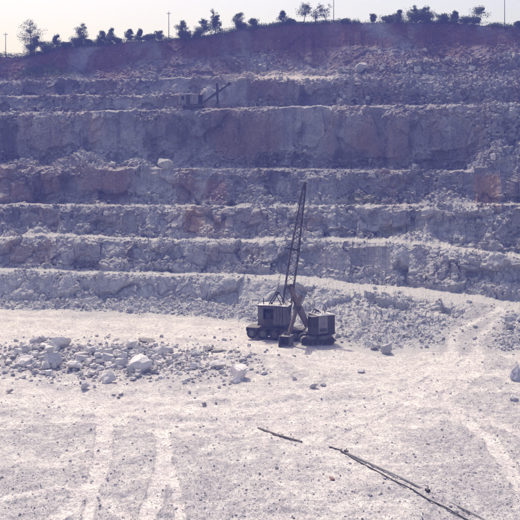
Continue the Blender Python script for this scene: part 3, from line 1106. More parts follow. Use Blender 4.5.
NAMES = {0: 'rubble apron below the lowest face', 1: 'lowest rock face', 2: 'lowest haul road', 3: 'second rock face from below', 4: 'second bench road', 5: 'third rock face from below', 6: 'third ledge from below',
         7: 'fourth rock face from below', 8: 'fourth ledge and its rubble mounds', 9: 'tallest rock face', 10: 'fifth ledge', 11: 'upper rock face', 12: 'upper muck slope', 13: 'upper muck slope', 14: 'topmost ledge', 15: 'stony slope under the red soil'}
sizes = np.sort(pareto(900, .55, 1.7, 2.6))[::-1]
made = 0
for q, j in enumerate(i):
    k = int(RK[j // NC])
    pxj = PX[j % NC]
    if k not in NAMES or pxj < -4 or pxj > 524 or made >= 118:
        continue
    if cnt.get(k, 0) >= {0: 14, 8: 20, 13: 22, 12: 8, 11: 10}.get(k, 9):
        continue
    cnt[k] = cnt.get(k, 0) + 1
    made += 1
    s = float(rng.uniform(.6, 1.25)) if k in (0, 8, 11, 12, 13) else float(rng.uniform(.5, .95))
    t = float(rng.uniform(.6, .95)) * (1 if k < 10 else .85)
    o = boulder(Vector(Vf[j]), s, s * .9, s * float(rng.uniform(.55, .9)), 'x', 'loose rocks on the ' + NAMES[k], tone=(t, t, t), sink=.25)
    LOOSE.setdefault(NAMES[k], []).append(o)
COUNT = 'leftmost second third fourth fifth sixth seventh eighth ninth tenth eleventh twelfth thirteenth fourteenth fifteenth'.split()
for nm, objs in LOOSE.items():                          # told apart by their order along the bench
    objs.sort(key=lambda o: o.location.x / o.location.y)
    n_ = len(objs)
    for k, o in enumerate(objs):
        if k < (n_ + 1) // 2:
            o['label'] = ('leftmost' if k == 0 else COUNT[k] + ' from left of the') + ' larger loose rocks on the ' + nm
        else:
            j = n_ - 1 - k
            o['label'] = ('rightmost' if j == 0 else COUNT[j] + ' from right of the') + ' larger loose rocks on the ' + nm


# ------------------------------------------------------------------ mesh builder for machines, poles and trees
class MB:
    def __init__(s):
        s.v, s.f = [], []

    def add(s, vs, fs):
        o = len(s.v)
        s.v += [tuple(a) for a in vs]
        s.f += [tuple(i + o for i in a) for a in fs]

    def box(s, x0, x1, y0, y1, z0, z1):
        s.add([(x0, y0, z0), (x1, y0, z0), (x1, y1, z0), (x0, y1, z0), (x0, y0, z1), (x1, y0, z1), (x1, y1, z1), (x0, y1, z1)],
              [(0, 3, 2, 1), (4, 5, 6, 7), (0, 1, 5, 4), (1, 2, 6, 5), (2, 3, 7, 6), (3, 0, 4, 7)])
        return s

    def tube(s, p, q, r0, r1=None, n=8, caps=True):
        p, q = Vector(p), Vector(q)
        r1 = r0 if r1 is None else r1
        a = (q - p).normalized()
        u = a.orthogonal().normalized()
        w = a.cross(u)
        vs = []
        for c, r in ((p, r0), (q, r1)):
            for k in range(n):
                t = 2 * math.pi * k / n
                vs.append(c + u * (r * math.cos(t)) + w * (r * math.sin(t)))
        fs = [(k, (k + 1) % n, n + (k + 1) % n, n + k) for k in range(n)]
        if caps:
            fs += [tuple(range(n - 1, -1, -1)), tuple(range(n, 2 * n))]
        s.add(vs, fs)
        return s

    def path(s, pts, r, n=8):
        for a, b in zip(pts[:-1], pts[1:]):
            s.tube(a, b, r if not isinstance(r, (list, tuple)) else r[0], None, n)
        return s

    def beam(s, p, q, w, h, side=(0, 1, 0), w1=None, h1=None):
        """a box section from p to q: w across 'side', h the other way"""
        p, q = Vector(p), Vector(q)
        a = (q - p).normalized()
        u = Vector(side)
        u = (u - a * u.dot(a)).normalized()
        t = a.cross(u)
        w1 = w if w1 is None else w1
        h1 = h if h1 is None else h1
        vs = []
        for c, ww, hh in ((p, w, h), (q, w1, h1)):
            for sx, sy in ((-1, -1), (1, -1), (1, 1), (-1, 1)):
                vs.append(c + u * (ww / 2 * sx) + t * (hh / 2 * sy))
        s.add(vs, [(0, 3, 2, 1), (4, 5, 6, 7), (0, 1, 5, 4), (1, 2, 6, 5), (2, 3, 7, 6), (3, 0, 4, 7)])
        return s

    def prism(s, poly, y0, y1):
        """x-z outline pushed from y0 to y1"""
        n = len(poly)
        vs = [(x, y0, z) for x, z in poly] + [(x, y1, z) for x, z in poly]
        fs = [tuple(range(n)), tuple(range(2 * n - 1, n - 1, -1))] + [(k, k + n, (k + 1) % n + n, (k + 1) % n) for k in range(n)]
        s.add(vs, fs)
        return s

    def build(s, name, mat, parent=None, bevel=0.0, smooth=False):
        me = bpy.data.meshes.new(name)
        me.from_pydata(s.v, [], s.f)
        me.materials.append(mat)
        if smooth:
            me.polygons.foreach_set('use_smooth', [True] * len(me.polygons))
        o = bpy.data.objects.new(name, me)
        COL.objects.link(o)
        if parent:
            o.parent = parent
        if bevel:
            b = o.modifiers.new('bevel', 'BEVEL')
            b.width = bevel
            b.segments = 2
            b.limit_method = 'ANGLE'
        return o


def empty(name, loc, rz=0.0):
    o = bpy.data.objects.new(name, None)
    o.empty_display_size = 0.5
    COL.objects.link(o)
    o.location = loc
    o.rotation_euler = (0, 0, rz)
    return o


def wheel(parent, x, y0, y1, r):
    m = MB()
    n = 28
    prof = [(y0, r * .55), (y0, r * .86), (y0 + .06, r * .97), (y0 + .12, r), (y1 - .12, r), (y1 - .06, r * .97), (y1, r * .86), (y1, r * .55)]
    vs, fs = [], []
    for k in range(n):
        t = 2 * math.pi * k / n
        for y, q in prof:
            vs.append((x + q * math.cos(t), y, r + q * math.sin(t)))
    L_ = len(prof)
    for k in range(n):
        for j in range(L_ - 1):
            a, b = k * L_ + j, ((k + 1) % n) * L_ + j
            fs.append((a, b, b + 1, a + 1))
    m.add(vs, fs)
    for k in range(n):                                  # tread lugs
        t = 2 * math.pi * (k + .5) / n
        c = Vector((x + r * math.cos(t), 0, r + r * math.sin(t)))
        tg = Vector((-math.sin(t), 0, math.cos(t)))
        m.beam(c + Vector((0, y0 + .1, 0)), c + Vector((0, y1 - .1, 0)), .07, .05, tg)
    ty = m.build('wheel', M_RUBBER, parent)
    h = MB()
    h.tube((x, y0 + .03, r), (x, y1 - .03, r), r * .56, None, 22)
    h.tube((x, y0 - .02, r), (x, y0 + .05, r), r * .24, None, 14)
    for k in range(8):
        t = 2 * math.pi * k / 8
        h.tube((x + r * .4 * math.cos(t), y0, r + r * .4 * math.sin(t)), (x + r * .4 * math.cos(t), y0 + .05, r + r * .4 * math.sin(t)), .03, None, 6)
    h.build('rim', M_HUB, ty)
    return ty


# ------------------------------------------------------------------ the wheeled lattice-boom crane
def truck_crane():
    base = PF(276, 338)
    base.z = 0.02
    yaw = math.radians(-17)
    T = empty('truck_crane', base, yaw)
    tag(T, 'wheeled crane with tall dark lattice boom and grey cab house on the pit floor', 'crane')
    inv = (Matrix.Translation(base) @ Matrix.Rotation(yaw, 4, 'Z')).inverted()

    def W(px, py, d):
        return inv @ P(px, py, d)
    m = MB()
    m.box(-3.3, 3.6, -.45, .45, .82, 1.22).box(-3.35, 3.6, -1.22, 1.22, 1.22, 1.36)
    m.box(-3.45, -3.3, -1.2, 1.2, .85, 1.36)
    m.box(.75, 2.0, -1.18, -.5, .55, 1.2).box(.75, 2.0, .5, 1.18, .55, 1.2)
    m.build('chassis', M_STEEL, T, .02)
    for x in (-2.75, -1.33, .13, 2.75):
        wheel(T, x, -1.28, -.72, .62)
        wheel(T, x, .72, 1.28, .62)
        a = MB()
        a.tube((x, -.75, .62), (x, .75, .62), .11, None, 10)
        a.build('axle', M_STEEL, T)
    g = MB()
    g.prism([(-3.42, 1.36), (-3.42, .95), (-3.36, .95), (-3.36, 1.30), (.72, 1.30), (.72, 1.36)], -1.34, -1.22)
    g.build('mudguard', M_STEEL, T)
    for sx in (-2.1, 1.5):
        o = MB()
        o.box(sx - .14, sx + .14, -1.5, -1.3, 1.0, 1.24).tube((sx, -1.42, .5), (sx, -1.42, 1.0), .06, None, 8).tube((sx, -1.42, .42), (sx, -1.42, .5), .17, None, 10)
        o.build('outrigger', M_STEEL, T, .01)
    s = MB()
    s.tube((-.5, 0, 1.36), (-.5, 0, 1.62), 1.0, None, 28).tube((-.5, 0, 1.5), (-.5, 0, 1.58), 1.12, None, 28)
    s.build('slewing_ring', M_STEEL, T)
    d = MB()
    d.box(-2.0, 1.75, -1.25, 1.25, 1.62, 1.86)
    d.box(-1.15, -.05, -1.32, -1.25, 1.66, 2.5)
    d.build('deck_frame', M_STEEL, T, .02)
    # house: walls round an open engine bay
    X0, X1, Y, Z0_, Z1_ = -1.95, 1.62, 1.24, 1.86, 4.02
    hz = MB()
    hz.box(X0, -1.22, -Y, -Y + .05, Z0_, Z1_)
    hz.box(.0, X1, -Y, -Y + .05, Z0_, Z1_)
    hz.box(-1.22, 0, -Y, -Y + .05, 3.74, Z1_)
    hz.box(-1.22, 0, -Y, -Y + .05, Z0_, 2.42)
    hz.box(X0, X0 + .05, -Y + .05, Y, Z0_, Z1_)
    hz.box(X1 - .05, X1, -Y + .05, Y, Z0_, Z1_)
    hz.box(X0 + .05, X1 - .05, Y - .05, Y, Z0_, Z1_)
    house = hz.build('cab_house', M_CRANE, T, .015)
    rb = MB()
    for x in (-1.58, .42, .84):
        rb.box(x - .025, x + .025, -Y - .022, -Y, Z0_, Z1_)
    rb.box(X0, -1.22, -Y - .018, -Y, 2.9, 2.95).box(.0, 1.15, -Y - .018, -Y, 2.9, 2.95)
    rb.build('panel_rib', M_CRANE, house)
    dr = MB()
    dr.box(1.10, 1.22, -Y - .03, -Y, 1.9, 3.96)
    dr.build('door_gap', M_DARKP, house)
    ra = MB()
    for x in np.linspace(-1.9, 1.6, 6):
        ra.tube((x, -1.3, 4.1), (x, -1.3, 4.55), .018, None, 5)
    ra.tube((-1.9, -1.3, 4.55), (1.6, -1.3, 4.55), .02, None, 5)
    ra.tube((-1.9, -1.3, 4.33), (1.6, -1.3, 4.33), .015, None, 5)
    ra.build('handrail', M_STEEL, T)
    la = MB()
    for x in (.45, .8):
        la.tube((x, -1.36, 1.3), (x, -1.36, 4.1), .022, None, 5)
    for z in np.arange(1.45, 4.1, .3):
        la.tube((.45, -1.36, z), (.8, -1.36, z), .016, None, 5)
    la.build('ladder', M_STEEL, T)
    eng = MB()
    eng.box(-1.12, -.1, -.9, .5, 1.86, 3.2).tube((-.9, -.95, 2.75), (-.35, -.95, 2.75), .28, None, 14).box(-1.0, -.2, -1.0, -.9, 2.45, 3.0)
    eng.build('engine', M_STEEL, T, .02)
    sh = MB()
    sh.box(-1.28, .06, -Y - .05, -Y - .012, 3.70, 3.78).box(-1.28, -1.2, -Y - .05, -Y - .012, 2.4, 3.7).box(-.02, .06, -Y - .05, -Y - .012, 2.4, 3.7)
    sh.build('opening_frame', M_STEEL, house)
    en = MB()
    en.box(X1 + .004, X1 + .02, -.95, -.1, 2.9, 3.7)
    en.build('end_window', M_GLASS, house)
    r_ = MB()
    r_.prism([(X0 - .12, 4.02), (X1 + .15, 4.02), (X1 + .15, 4.10), (-.1, 4.20), (X0 - .12, 4.12)], -Y - .14, Y + .1)
    roof = r_.build('roof', M_PALE, T, .02)
    fas = MB()
    fas.box(X0 - .13, X1 + .16, -Y - .165, -Y - .142, 3.97, 4.11)
    fas.build('roof_edge', M_DARKP, roof)
    ex = MB()
    ex.tube((-1.5, -.3, 4.15), (-1.5, -.3, 4.85), .07, None, 8).tube((-.4, -.5, 4.17), (-.4, -.5, 4.42), .14, None, 10)
    ex.build('exhaust_pipe', M_STEEL, T)
    ga = MB()                                           # A-frame for the boom ropes
    for y in (-.75, .75):
        ga.tube((-.75, y, 4.05), (.15, y, 5.5), .06, None, 8).tube((1.0, y, 4.05), (.15, y, 5.5), .06, None, 8)
    ga.tube((.15, -.8, 5.5), (.15, .8, 5.5), .08, None, 8)
    ga.tube((.15, -.2, 5.5), (.15, .2, 5.5), .22, None, 14)
    ga.build('gantry', M_STEEL, T)
    # boom
    foot, tip = W(284.2, 322, 114.2), W(304.6, 185.5, 118.0)
    ax = (tip - foot).normalized()
    Lb = (tip - foot).length
    sd = inv.to_3x3() @ Vector((1, .12, 0))
    sd = (sd - ax * sd.dot(ax)).normalized()
    up_ = ax.cross(sd)

    def hw(t):
        return np.interp(t, [0, .04, .10, .5, .56, 1.0], [.30, .42, .53, .50, .44, .17])

    def hd(t):
        return np.interp(t, [0, .06, .14, .5, 1.0], [.12, .38, .50, .46, .17])

    def corner(t, a, b):
        return foot + ax * (Lb * t) + sd * (hw(t) * a) + up_ * (hd(t) * b)
    for nm, t0, t1, nb, col_ in (('boom_lower_section', .0, .52, 11, 0), ('boom_upper_section', .523, .985, 13, 1)):
        ts = np.linspace(t0, t1, nb + 1)
        s0 = MB()
        for t in (t0, t1):
            for (a, b), (a2, b2) in (((-1, -1), (1, -1)), ((1, -1), (1, 1)), ((1, 1), (-1, 1)), ((-1, 1), (-1, -1))):
                s0.tube(corner(t, a, b), corner(t, a2, b2), .062, None, 6)
        sec = s0.build(nm, M_STEEL, T)
        for a, b in ((-1, -1), (1, -1), (1, 1), (-1, 1)):
            ch = MB()
            for u0, u1 in zip(ts[:-1], ts[1:]):
                ch.tube(corner(u0, a, b), corner(u1, a, b), .068, None, 6, False)
            ch.build('chord', M_STEEL, sec)
        lc = MB()
        for k in range(nb):
            s1, s2 = ts[k], ts[k + 1]
            for e, ((a, b), (a2, b2)) in enumerate((((-1, -1), (1, -1)), ((1, -1), (1, 1)), ((1, 1), (-1, 1)), ((-1, 1), (-1, -1)))):
                if (k + e) % 2:
                    lc.tube(corner(s1, a, b), corner(s2, a2, b2), .032, None, 5, False)
                else:
                    lc.tube(corner(s1, a2, b2), corner(s2, a, b), .032, None, 5, False)
        lc.build('lacing', M_STEEL, sec)
    jt = MB()
    for a, b in ((-1, -1), (1, -1), (1, 1), (-1, 1)):
        jt.tube(corner(.508, a, b), corner(.536, a, b), .11, None, 8)
    q = corner(.522, -1, 0)
    jt.beam(corner(.522, 1.0, 0), q - sd * .85, .12, .16, up_)
    jt.beam(q - sd * .8, corner(.57, -1, 0), .06, .06, up_)
    jt.build('boom_joint', M_STEEL, T)
    hd_ = MB()
    tp = corner(1.0, 0, 0)
    for a in (-1, 1):
        hd_.beam(corner(.96, a * .9, 0), tp + sd * (.16 * a) + ax * .35, .05, .42, sd)
    hd_.build('boom_head', M_STEEL, T)
    sv = MB()
    sv.tube(tp - sd * .2 + ax * .22, tp + sd * .2 + ax * .22, .34, None, 18)
    sv.tube(tp - sd * .17 + up_ * .3 - ax * .2, tp + sd * .17 + up_ * .3 - ax * .2, .22, None, 14)
    sv.build('sheave', M_STEEL, T)
    g0 = Vector((.15, 0, 5.55))
    for a in (-1, 1):
        pn = MB()
        pn.tube(g0 + Vector((0, .25 * a, 0)), q - sd * .8, .018, None, 5)
        pn.tube(q - sd * .8, tp - sd * .1 + Vector((0, .1 * a, 0)), .018, None, 5)
        pn.build('pendant_rope', M_STEEL, T)
    hr = MB()
    hk = tp + sd * .34 + ax * .2
    hr.tube(hk, inv @ Vector(((304.0 - 260) / F * 117.2, 117.2, 11.6)), .02, None, 5)
    return T


truck_crane()


# ------------------------------------------------------------------ crawler shovels (front of the machine = local -x)
def shovel(loc, yaw, label, hx0, hx1, hz0, hz1, boom, stick, bucket, tracks, wide=1.35, roof=M_PALE, boom_w=.62, track_turn=0, boom_mat=None, bucket_turn=0, rear_mat=None):
    boom_mat = boom_mat or M_BOOMP
    cabx = hx0 - .55
    tr = math.radians(track_turn)
    T = empty('crawler_shovel', loc, yaw)
    tag(T, label, 'excavator')
    tx0, tx1, th = tracks
    for sy in (-1, 1):
        y0_, y1_ = sorted((sy * (wide - .62), sy * (wide + .05)))
        m = MB()
        rr = th / 2
        outl = []
        for k in range(9):
            t = math.pi / 2 + math.pi * k / 8
            outl.append((tx0 + rr + (rr - .05) * math.cos(t), rr + (rr - .05) * math.sin(t)))
        for k in range(9):
            t = -math.pi / 2 + math.pi * k / 8
            outl.append((tx1 - rr + (rr - .05) * math.cos(t), rr + (rr - .05) * math.sin(t)))
        m.prism(outl, y0_ + .03, y1_ - .03)
        belt = m.build('crawler_track', M_TRACK, T)
        belt.rotation_euler = (0, 0, tr)
        per = 2 * (tx1 - tx0 - 2 * rr) + 2 * math.pi * rr
        ns = int(per / .24)
        for k in range(ns):
            s = per * k / ns
            ln = tx1 - tx0 - 2 * rr
            if s < ln:
                c, t = (tx0 + rr + s, 0.0 + .03), (1, 0)
            elif s < ln + math.pi * rr:
                a = -math.pi / 2 + (s - ln) / rr
                c, t = (tx1 - rr + (rr - .03) * math.cos(a), rr + (rr - .03) * math.sin(a)), (-math.sin(a), math.cos(a))
            elif s < 2 * ln + math.pi * rr:
                c, t = (tx1 - rr - (s - ln - math.pi * rr), th - .03), (-1, 0)
            else:
                a = math.pi / 2 + (s - 2 * ln - math.pi * rr) / rr
                c, t = (tx0 + rr + (rr - .03) * math.cos(a), rr + (rr - .03) * math.sin(a)), (-math.sin(a), math.cos(a))
            sh = MB()
            nn = Vector((t[1], 0, -t[0]))
            cc = Vector((c[0], 0, c[1]))
            sh.beam(cc + Vector((0, y0_, 0)), cc + Vector((0, y1_, 0)), .19, .06, (t[0], 0, t[1]))
            sh.build('track_shoe', M_TRACK, belt)
        ro = MB()
        yo = y0_ if sy < 0 else y1_
        for k in range(6):
            x = tx0 + rr + (tx1 - tx0 - 2 * rr) * k / 5
            q = rr * (.78 if k in (0, 5) else .42)
            z = rr if k in (0, 5) else rr * .55
            ro.tube((x, yo - .03 * -sy, z), (x, yo + .05 * sy, z), q, None, 16)
        ro.beam((tx0 + rr, yo, rr * 1.1), (tx1 - rr, yo, rr * 1.1), .10, .2, (0, 1, 0))
        ro.build('track_roller', M_STEEL, belt)
    cr = MB()
    cr.box(tx0 + .9, tx1 - .9, -(wide - .6), wide - .6, .4, th + .02)
    cr.tube((.1, 0, th), (.1, 0, hz0 - .12), .8, None, 24)
    cr.build('undercarriage', M_STEEL, T, .03).rotation_euler = (0, 0, tr)
    dk = MB()
    dk.box(hx0 - .75, hx1 + .1, -wide, wide, hz0 - .14, hz0)
    dk.build('deck', M_STEEL, T, .02)
    Y = wide - .03
    xm = hx0 + (hx1 - hx0) * .56
    ho = MB()
    ho.prism([(hx0, hz0), (xm, hz0), (xm, hz1), (hx0, hz1)], -Y, Y)
    house = ho.build('engine_house', M_PANEL, T, .03)
    rr_ = MB()
    for k in range(1, 4):
        x = hx0 + (xm - hx0) * k / 4
        rr_.box(x - .02, x + .02, -Y - .02, -Y, hz0 + .05, hz1 - .05)
    rr_.box(hx0 + .05, xm - .05, -Y - .024, -Y, hz0 + .62, hz0 + .68)
    rr_.build('panel_rib', M_PANEL, house)
    bk = MB()
    bk.prism([(xm + .004, hz0 - .25), (hx1 - .1, hz0 - .25), (hx1, hz0), (hx1, hz1 - .15), (hx1 - .12, hz1 - .02), (xm + .004, hz1 - .02)], -Y - .03, Y + .03)
    rear = bk.build('rear_house', rear_mat or M_DARKP, T, .04)
    if rear_mat:
        do = MB()
        do.box(xm - .45, xm + .3, Y + .035, Y + .055, hz0 + .02, hz1 - .12)
        do.build('door', M_DARKP, T)
        wi = MB()
        wi.box(hx1 - .85, hx1 - .35, Y + .035, Y + .05, hz0 + .75, hz1 - .35)
        wi.build('window', M_GLASS, rear)
    lv = MB()
    for k in range(7):
        z = hz0 + .35 + k * .17
        lv.box(xm + .25, hx1 - .22, -Y - .055, -Y - .032, z, z + .07)
    lv.build('louvre', M_STEEL, rear)
    ro = MB()
    ro.prism([(hx0 - .08, hz1), (hx1 + .04, hz1 - .02), (hx1 + .04, hz1 + .05), ((hx0 + hx1) / 2, hz1 + .14), (hx0 - .08, hz1 + .07)], -Y - .1, Y + .1)
    ro.build('roof', roof, T, .015)
    # driver's cab at the near front corner: posts, sill, glass
    cx0, cx1 = cabx - .35, hx0 - .004
    cf_ = MB()
    cf_.box(cx0, cx1, -Y, -Y + 1.0, hz0, hz0 + .75)
    for x in (cx0, cx1 - .09):
        for y in (-Y, -Y + .92):
            cf_.box(x, x + .08, y, y + .08, hz0 + .75, hz1 - .12)
    cf_.box(cx0 - .06, cx1, -Y - .05, -Y + 1.06, hz1 - .12, hz1 - .03)
    cabo = cf_.build('operator_cab', M_DARKP, T, .015)
    gl = MB()
    gl.box(cx0 + .02, cx0 + .04, -Y + .08, -Y + .92, hz0 + .76, hz1 - .13)
    gl.box(cx0 + .09, cx1 - .1, -Y + .03, -Y + .045, hz0 + .76, hz1 - .13)
    gl.build('window', M_GLASS, cabo)
    hr_ = MB()
    for x in np.linspace(hx0, hx1, 5):
        hr_.tube((x, -Y, hz1 + .05), (x, -Y, hz1 + .5), .016, None, 5)
    hr_.tube((hx0, -Y, hz1 + .5), (hx1, -Y, hz1 + .5), .018, None, 5)
    hr_.build('handrail', M_STEEL, T)
    gr_ = MB()
    for k in range(6):
        gr_.box(hx0 + .12, xm - .12, -Y - .045, -Y - .026, hz0 + .2 + k * .065, hz0 + .235 + k * .065)
    gr_.build('vent_grille', M_STEEL, house)
    ex = MB()
    ex.tube((hx1 - .9, -.4, hz1), (hx1 - .9, -.4, hz1 + .5), .07, None, 8)
    ex.build('exhaust_pipe', M_STEEL, T)
    # boom: twin tapered plates, ties, sheave
    bf, bt = Vector((boom[0], .35, boom[1])), Vector((boom[2], .35, boom[3]))
    bm = MB()
    for y in (-.34, .34):
        mid_ = bf.lerp(bt, .45)
        off = Vector((0, y, 0))
        bm.beam(bf + off, mid_ + off, .16, boom_w * .55, (0, 1, 0), .16, boom_w)
        bm.beam(mid_ + off, bt + off, .16, boom_w, (0, 1, 0), .12, .24)
    for t in (.12, .3, .62, .8):
        c = bf.lerp(bt, t)
        bm.tube(c - Vector((0, .36, 0)), c + Vector((0, .36, 0)), .09, None, 8)
    bmo = bm.build('boom', boom_mat, T, .02)
    sh = MB()
    sh.tube(bt - Vector((0, .3, 0)), bt + Vector((0, .3, 0)), .34, None, 20)
    sh.build('sheave', M_STEEL, bmo)
    gt = MB()                                           # gantry and boom ropes
    gx_ = hx0 + .55
    gt.tube((gx_ + .7, .1, hz1), (gx_, .1, hz1 + .5), .06, None, 6).tube((gx_ + .7, .7, hz1), (gx_, .7, hz1 + .5), .06, None, 6)
    gt.tube((gx_ - .4, .1, hz1), (gx_, .1, hz1 + .5), .06, None, 6).tube((gx_ - .4, .7, hz1), (gx_, .7, hz1 + .5), .06, None, 6)
    gt.tube((gx_, 0, hz1 + .5), (gx_, .8, hz1 + .5), .07, None, 6)
    gt.build('gantry', M_STEEL, T)
    rp = MB()
    for y in (.12, .58):
        rp.tube((gx_, y, hz1 + .5), bt + Vector((0, y - .35, 0)), .016, None, 5)
    rp.build('boom_rope', M_STEEL, T)
    # dipper stick crossing the boom, bucket on its end
    s0, s1 = Vector((stick[0], .35, stick[1])), Vector((stick[2], .35, stick[3]))
    st = MB()
    st.beam(s0, s1, .34, .38, (0, 1, 0), .34, .34)
    sto = st.build('dipper_stick', boom_mat, T, .02)
    rk = MB()
    a = (s1 - s0)
    for k in range(26):
        c = s0 + a * (.04 + .7 * k / 26)
        pr = a.normalized().cross(Vector((0, 1, 0)))
        rk.beam(c + pr * .19, c + pr * .25, .3, .07, (0, 1, 0))
    rk.build('rack', M_STEEL, sto)
    sd_ = MB()
    cross = s0.lerp(s1, .34)
    sd_.beam(cross - Vector((0, .46, 0)), cross + Vector((0, .46, 0)), .55, .55, a)
    sd_.tube(cross - Vector((0, .55, 0)), cross + Vector((0, .55, 0)), .2, None, 14)
    sd_.build('saddle_block', M_STEEL, T, .03)
    bx0, bx1, bz0, bz1, by = bucket
    bu = MB()
    t_ = .07
    yc = .35
    sl = .18
    poly = [(bx0, bz0 + .25), (bx0 + .05, bz0), (bx1 - .1, bz0), (bx1, bz0 + .3), (bx1 - .05, bz1), (bx0 + sl, bz1)]
    bu.prism(poly, yc - by, yc - by + t_)
    bu.prism(poly, yc + by - t_, yc + by)
    bu.beam((bx1 - .02, yc, bz0 + .15), (bx1 - .05, yc, bz1), 2 * by - 2 * t_, t_, (0, 1, 0))
    bu.beam((bx0 + .05, yc, bz0 + .04), (bx1 - .08, yc, bz0 + .04), 2 * by - 2 * t_, t_, (0, 1, 0))
    bu.beam((bx0 + sl, yc, bz1 - .04), (bx1 - .05, yc, bz1 - .04), 2 * by - 2 * t_, t_, (0, 1, 0))
    bk_ = bu.build('bucket', M_TRACK, T, .015)
    for k in range(5):
        y = yc - by + .12 + (2 * by - .24) * k / 4
        tt_ = MB()
        tt_.beam((bx0 + .12, y, bz0 + .03), (bx0 - .25, y, bz0 + .0), .13, .11, (0, 1, 0), .08, .04)
        tt_.build('tooth', M_STEEL, bk_)
    br = MB()
    br.beam(s1 - a.normalized() * .1, ((bx0 + bx1) / 2 + .2, .35, bz1 - .15), .5, .4, (0, 1, 0), .7, .5)
    br.beam((bx0 + .3, yc - by + .1, bz1), ((bx0 + bx1) / 2, yc, bz1 + .45), .07, .09, (0, 1, 0))
    br.beam((bx0 + .3, yc + by - .1, bz1), ((bx0 + bx1) / 2, yc, bz1 + .45), .07, .09, (0, 1, 0))
    bl = br.build('bail', M_STEEL, bk_)
    bc = Vector(((bx0 + bx1) / 2, yc, 0))
    for o in [bk_] + list(bk_.children):
        o.data.transform(Matrix.Translation(-bc))
    bk_.location = bc
    bk_.rotation_euler = (0, 0, math.radians(bucket_turn))
    hr = MB()
    for y in (.22, .48):
        hr.tube(bt + Vector((-.3, y - .35, 0)), ((bx0 + bx1) / 2, y, bz1 + .42), .018, None, 5)
    hr.build('hoist_rope', M_STEEL, T)
    stp = MB()
    stp.box(cabx + .05, cabx + .5, -Y - .22, -Y - .02, hz0 - .62, hz0 - .57).box(cabx + .08, cabx + .13, -Y - .2, -Y - .04, hz0 - .57, hz0 - .1).box(cabx + .42, cabx + .47, -Y - .2, -Y - .04, hz0 - .57, hz0 - .1)
    stp.build('step', M_STEEL, T)
    return T


sl = PF(317, 343.2)
sl.z = 0.03
shovel(sl, math.radians(27), 'crawler cable shovel with raised boom and bucket resting on the pit floor', -.5, 1.75, 1.35, 3.42,
       (-1.05, 1.85, -3.5, 6.9), (-2.0, 5.85, -3.62, 1.35), (-4.8, -3.2, -.12, 1.2, .68), (-2.1, 1.95, 1.02), wide=1.25, track_turn=-22, bucket_turn=42)
us = surf(194, 109, 10, 10)
us.y += 1.0
us.z += .0
shovel(us, math.radians(180 + 6), 'small distant shovel with slanting boom on the fifth ledge', -.7, 2.75, .95, 2.75,
       (-1.6, 1.2, -6.5, 4.75), (-4.25, 4.9, -4.35, 1.2), (-4.9, -3.7, .05, 1.0, .6), (-1.9, 2.2, .8), wide=1.2, boom_w=.5, boom_mat=M_STEEL, rear_mat=M_PANEL)

# ------------------------------------------------------------------ pipe, hose and pole on the floor
def fz(px, py, up_):
    p = surf(px, py, -1, -1)
    p.z += up_
    return p


def line_thing(name, pts, rad, mat, label, cat, r1=None, n=10, sag=None):
    P3 = [fz(*q) for q in pts]
    T = empty(name, P3[0])
    m = MB()
    for a, b in zip(P3[:-1], P3[1:]):
        m.tube(a - P3[0], b - P3[0], rad, None, n)
    return T, m, P3


T, m, q = line_thing('drill_pipe', [(347, 454, .12), (402, 479.5, .13), (480, 518, .10), (520, 538, .1)], .085, M_PIPE, '', '')
tag(T, 'long dull steel pipe lying across the near right floor', 'pipe')
m.build('pipe_length', M_PIPE, T, smooth=False)
for px_, py_ in ((346, 453.4), (428, 492)):
    cl = MB()
    c = fz(px_, py_, .13) - q[0]
    a = (q[2] - q[0]).normalized()
    cl.tube(c - a * .16, c + a * .16, .115, None, 12)
    cl.beam(c, c + Vector((.04, 0, .26)), .05, .05, (0, 1, 0))
    cl.build('coupling', M_STEEL, T)
hose = [(332, 448.5, .05), (340, 451, .06), (349, 456.5, .05), (360, 463, .05), (376, 471, .05), (394, 481.5, .05), (412, 490, .05), (428, 499.5, .05), (446, 509, .05), (462, 517, .05), (490, 533, .05)]
T, m, q = line_thing('hose', hose, .055, M_STEEL, '', '', n=8)
tag(T, 'black hose running alongside the steel pipe', 'hose')
m.build('hose_length', M_RUBBER, T)
nz = MB()
nz.tube((0, 0, 0), (q[0] - q[1]).normalized() * .35, .08, .05, 8)
nz.build('nozzle', M_STEEL, T)
T, m, q = line_thing('wooden_pole', [(258, 429.5, .12), (279, 436.5, .10), (302, 442.3, .05)], .085, M_WOOD, '', '', n=9)
tag(T, 'dark weathered pole lying alone on the floor left of the pipe', 'pole')
m.build('shaft', M_WOOD, T)
kn = MB()
for t in (.2, .55, .8):
    c = (q[0].lerp(q[2], t)) - q[0]
    kn.tube(c, c + Vector((.05, -.05, .16)), .035, .02, 6)
kn.build('branch_stub', M_WOOD, T)

# ------------------------------------------------------------------ poles on the ridge
def ridge(px, up_=0.0):
    c = int(np.argmin(np.abs(PX - px)))
    p = Vector(V[ROW_OF[16][1], c])
    return p


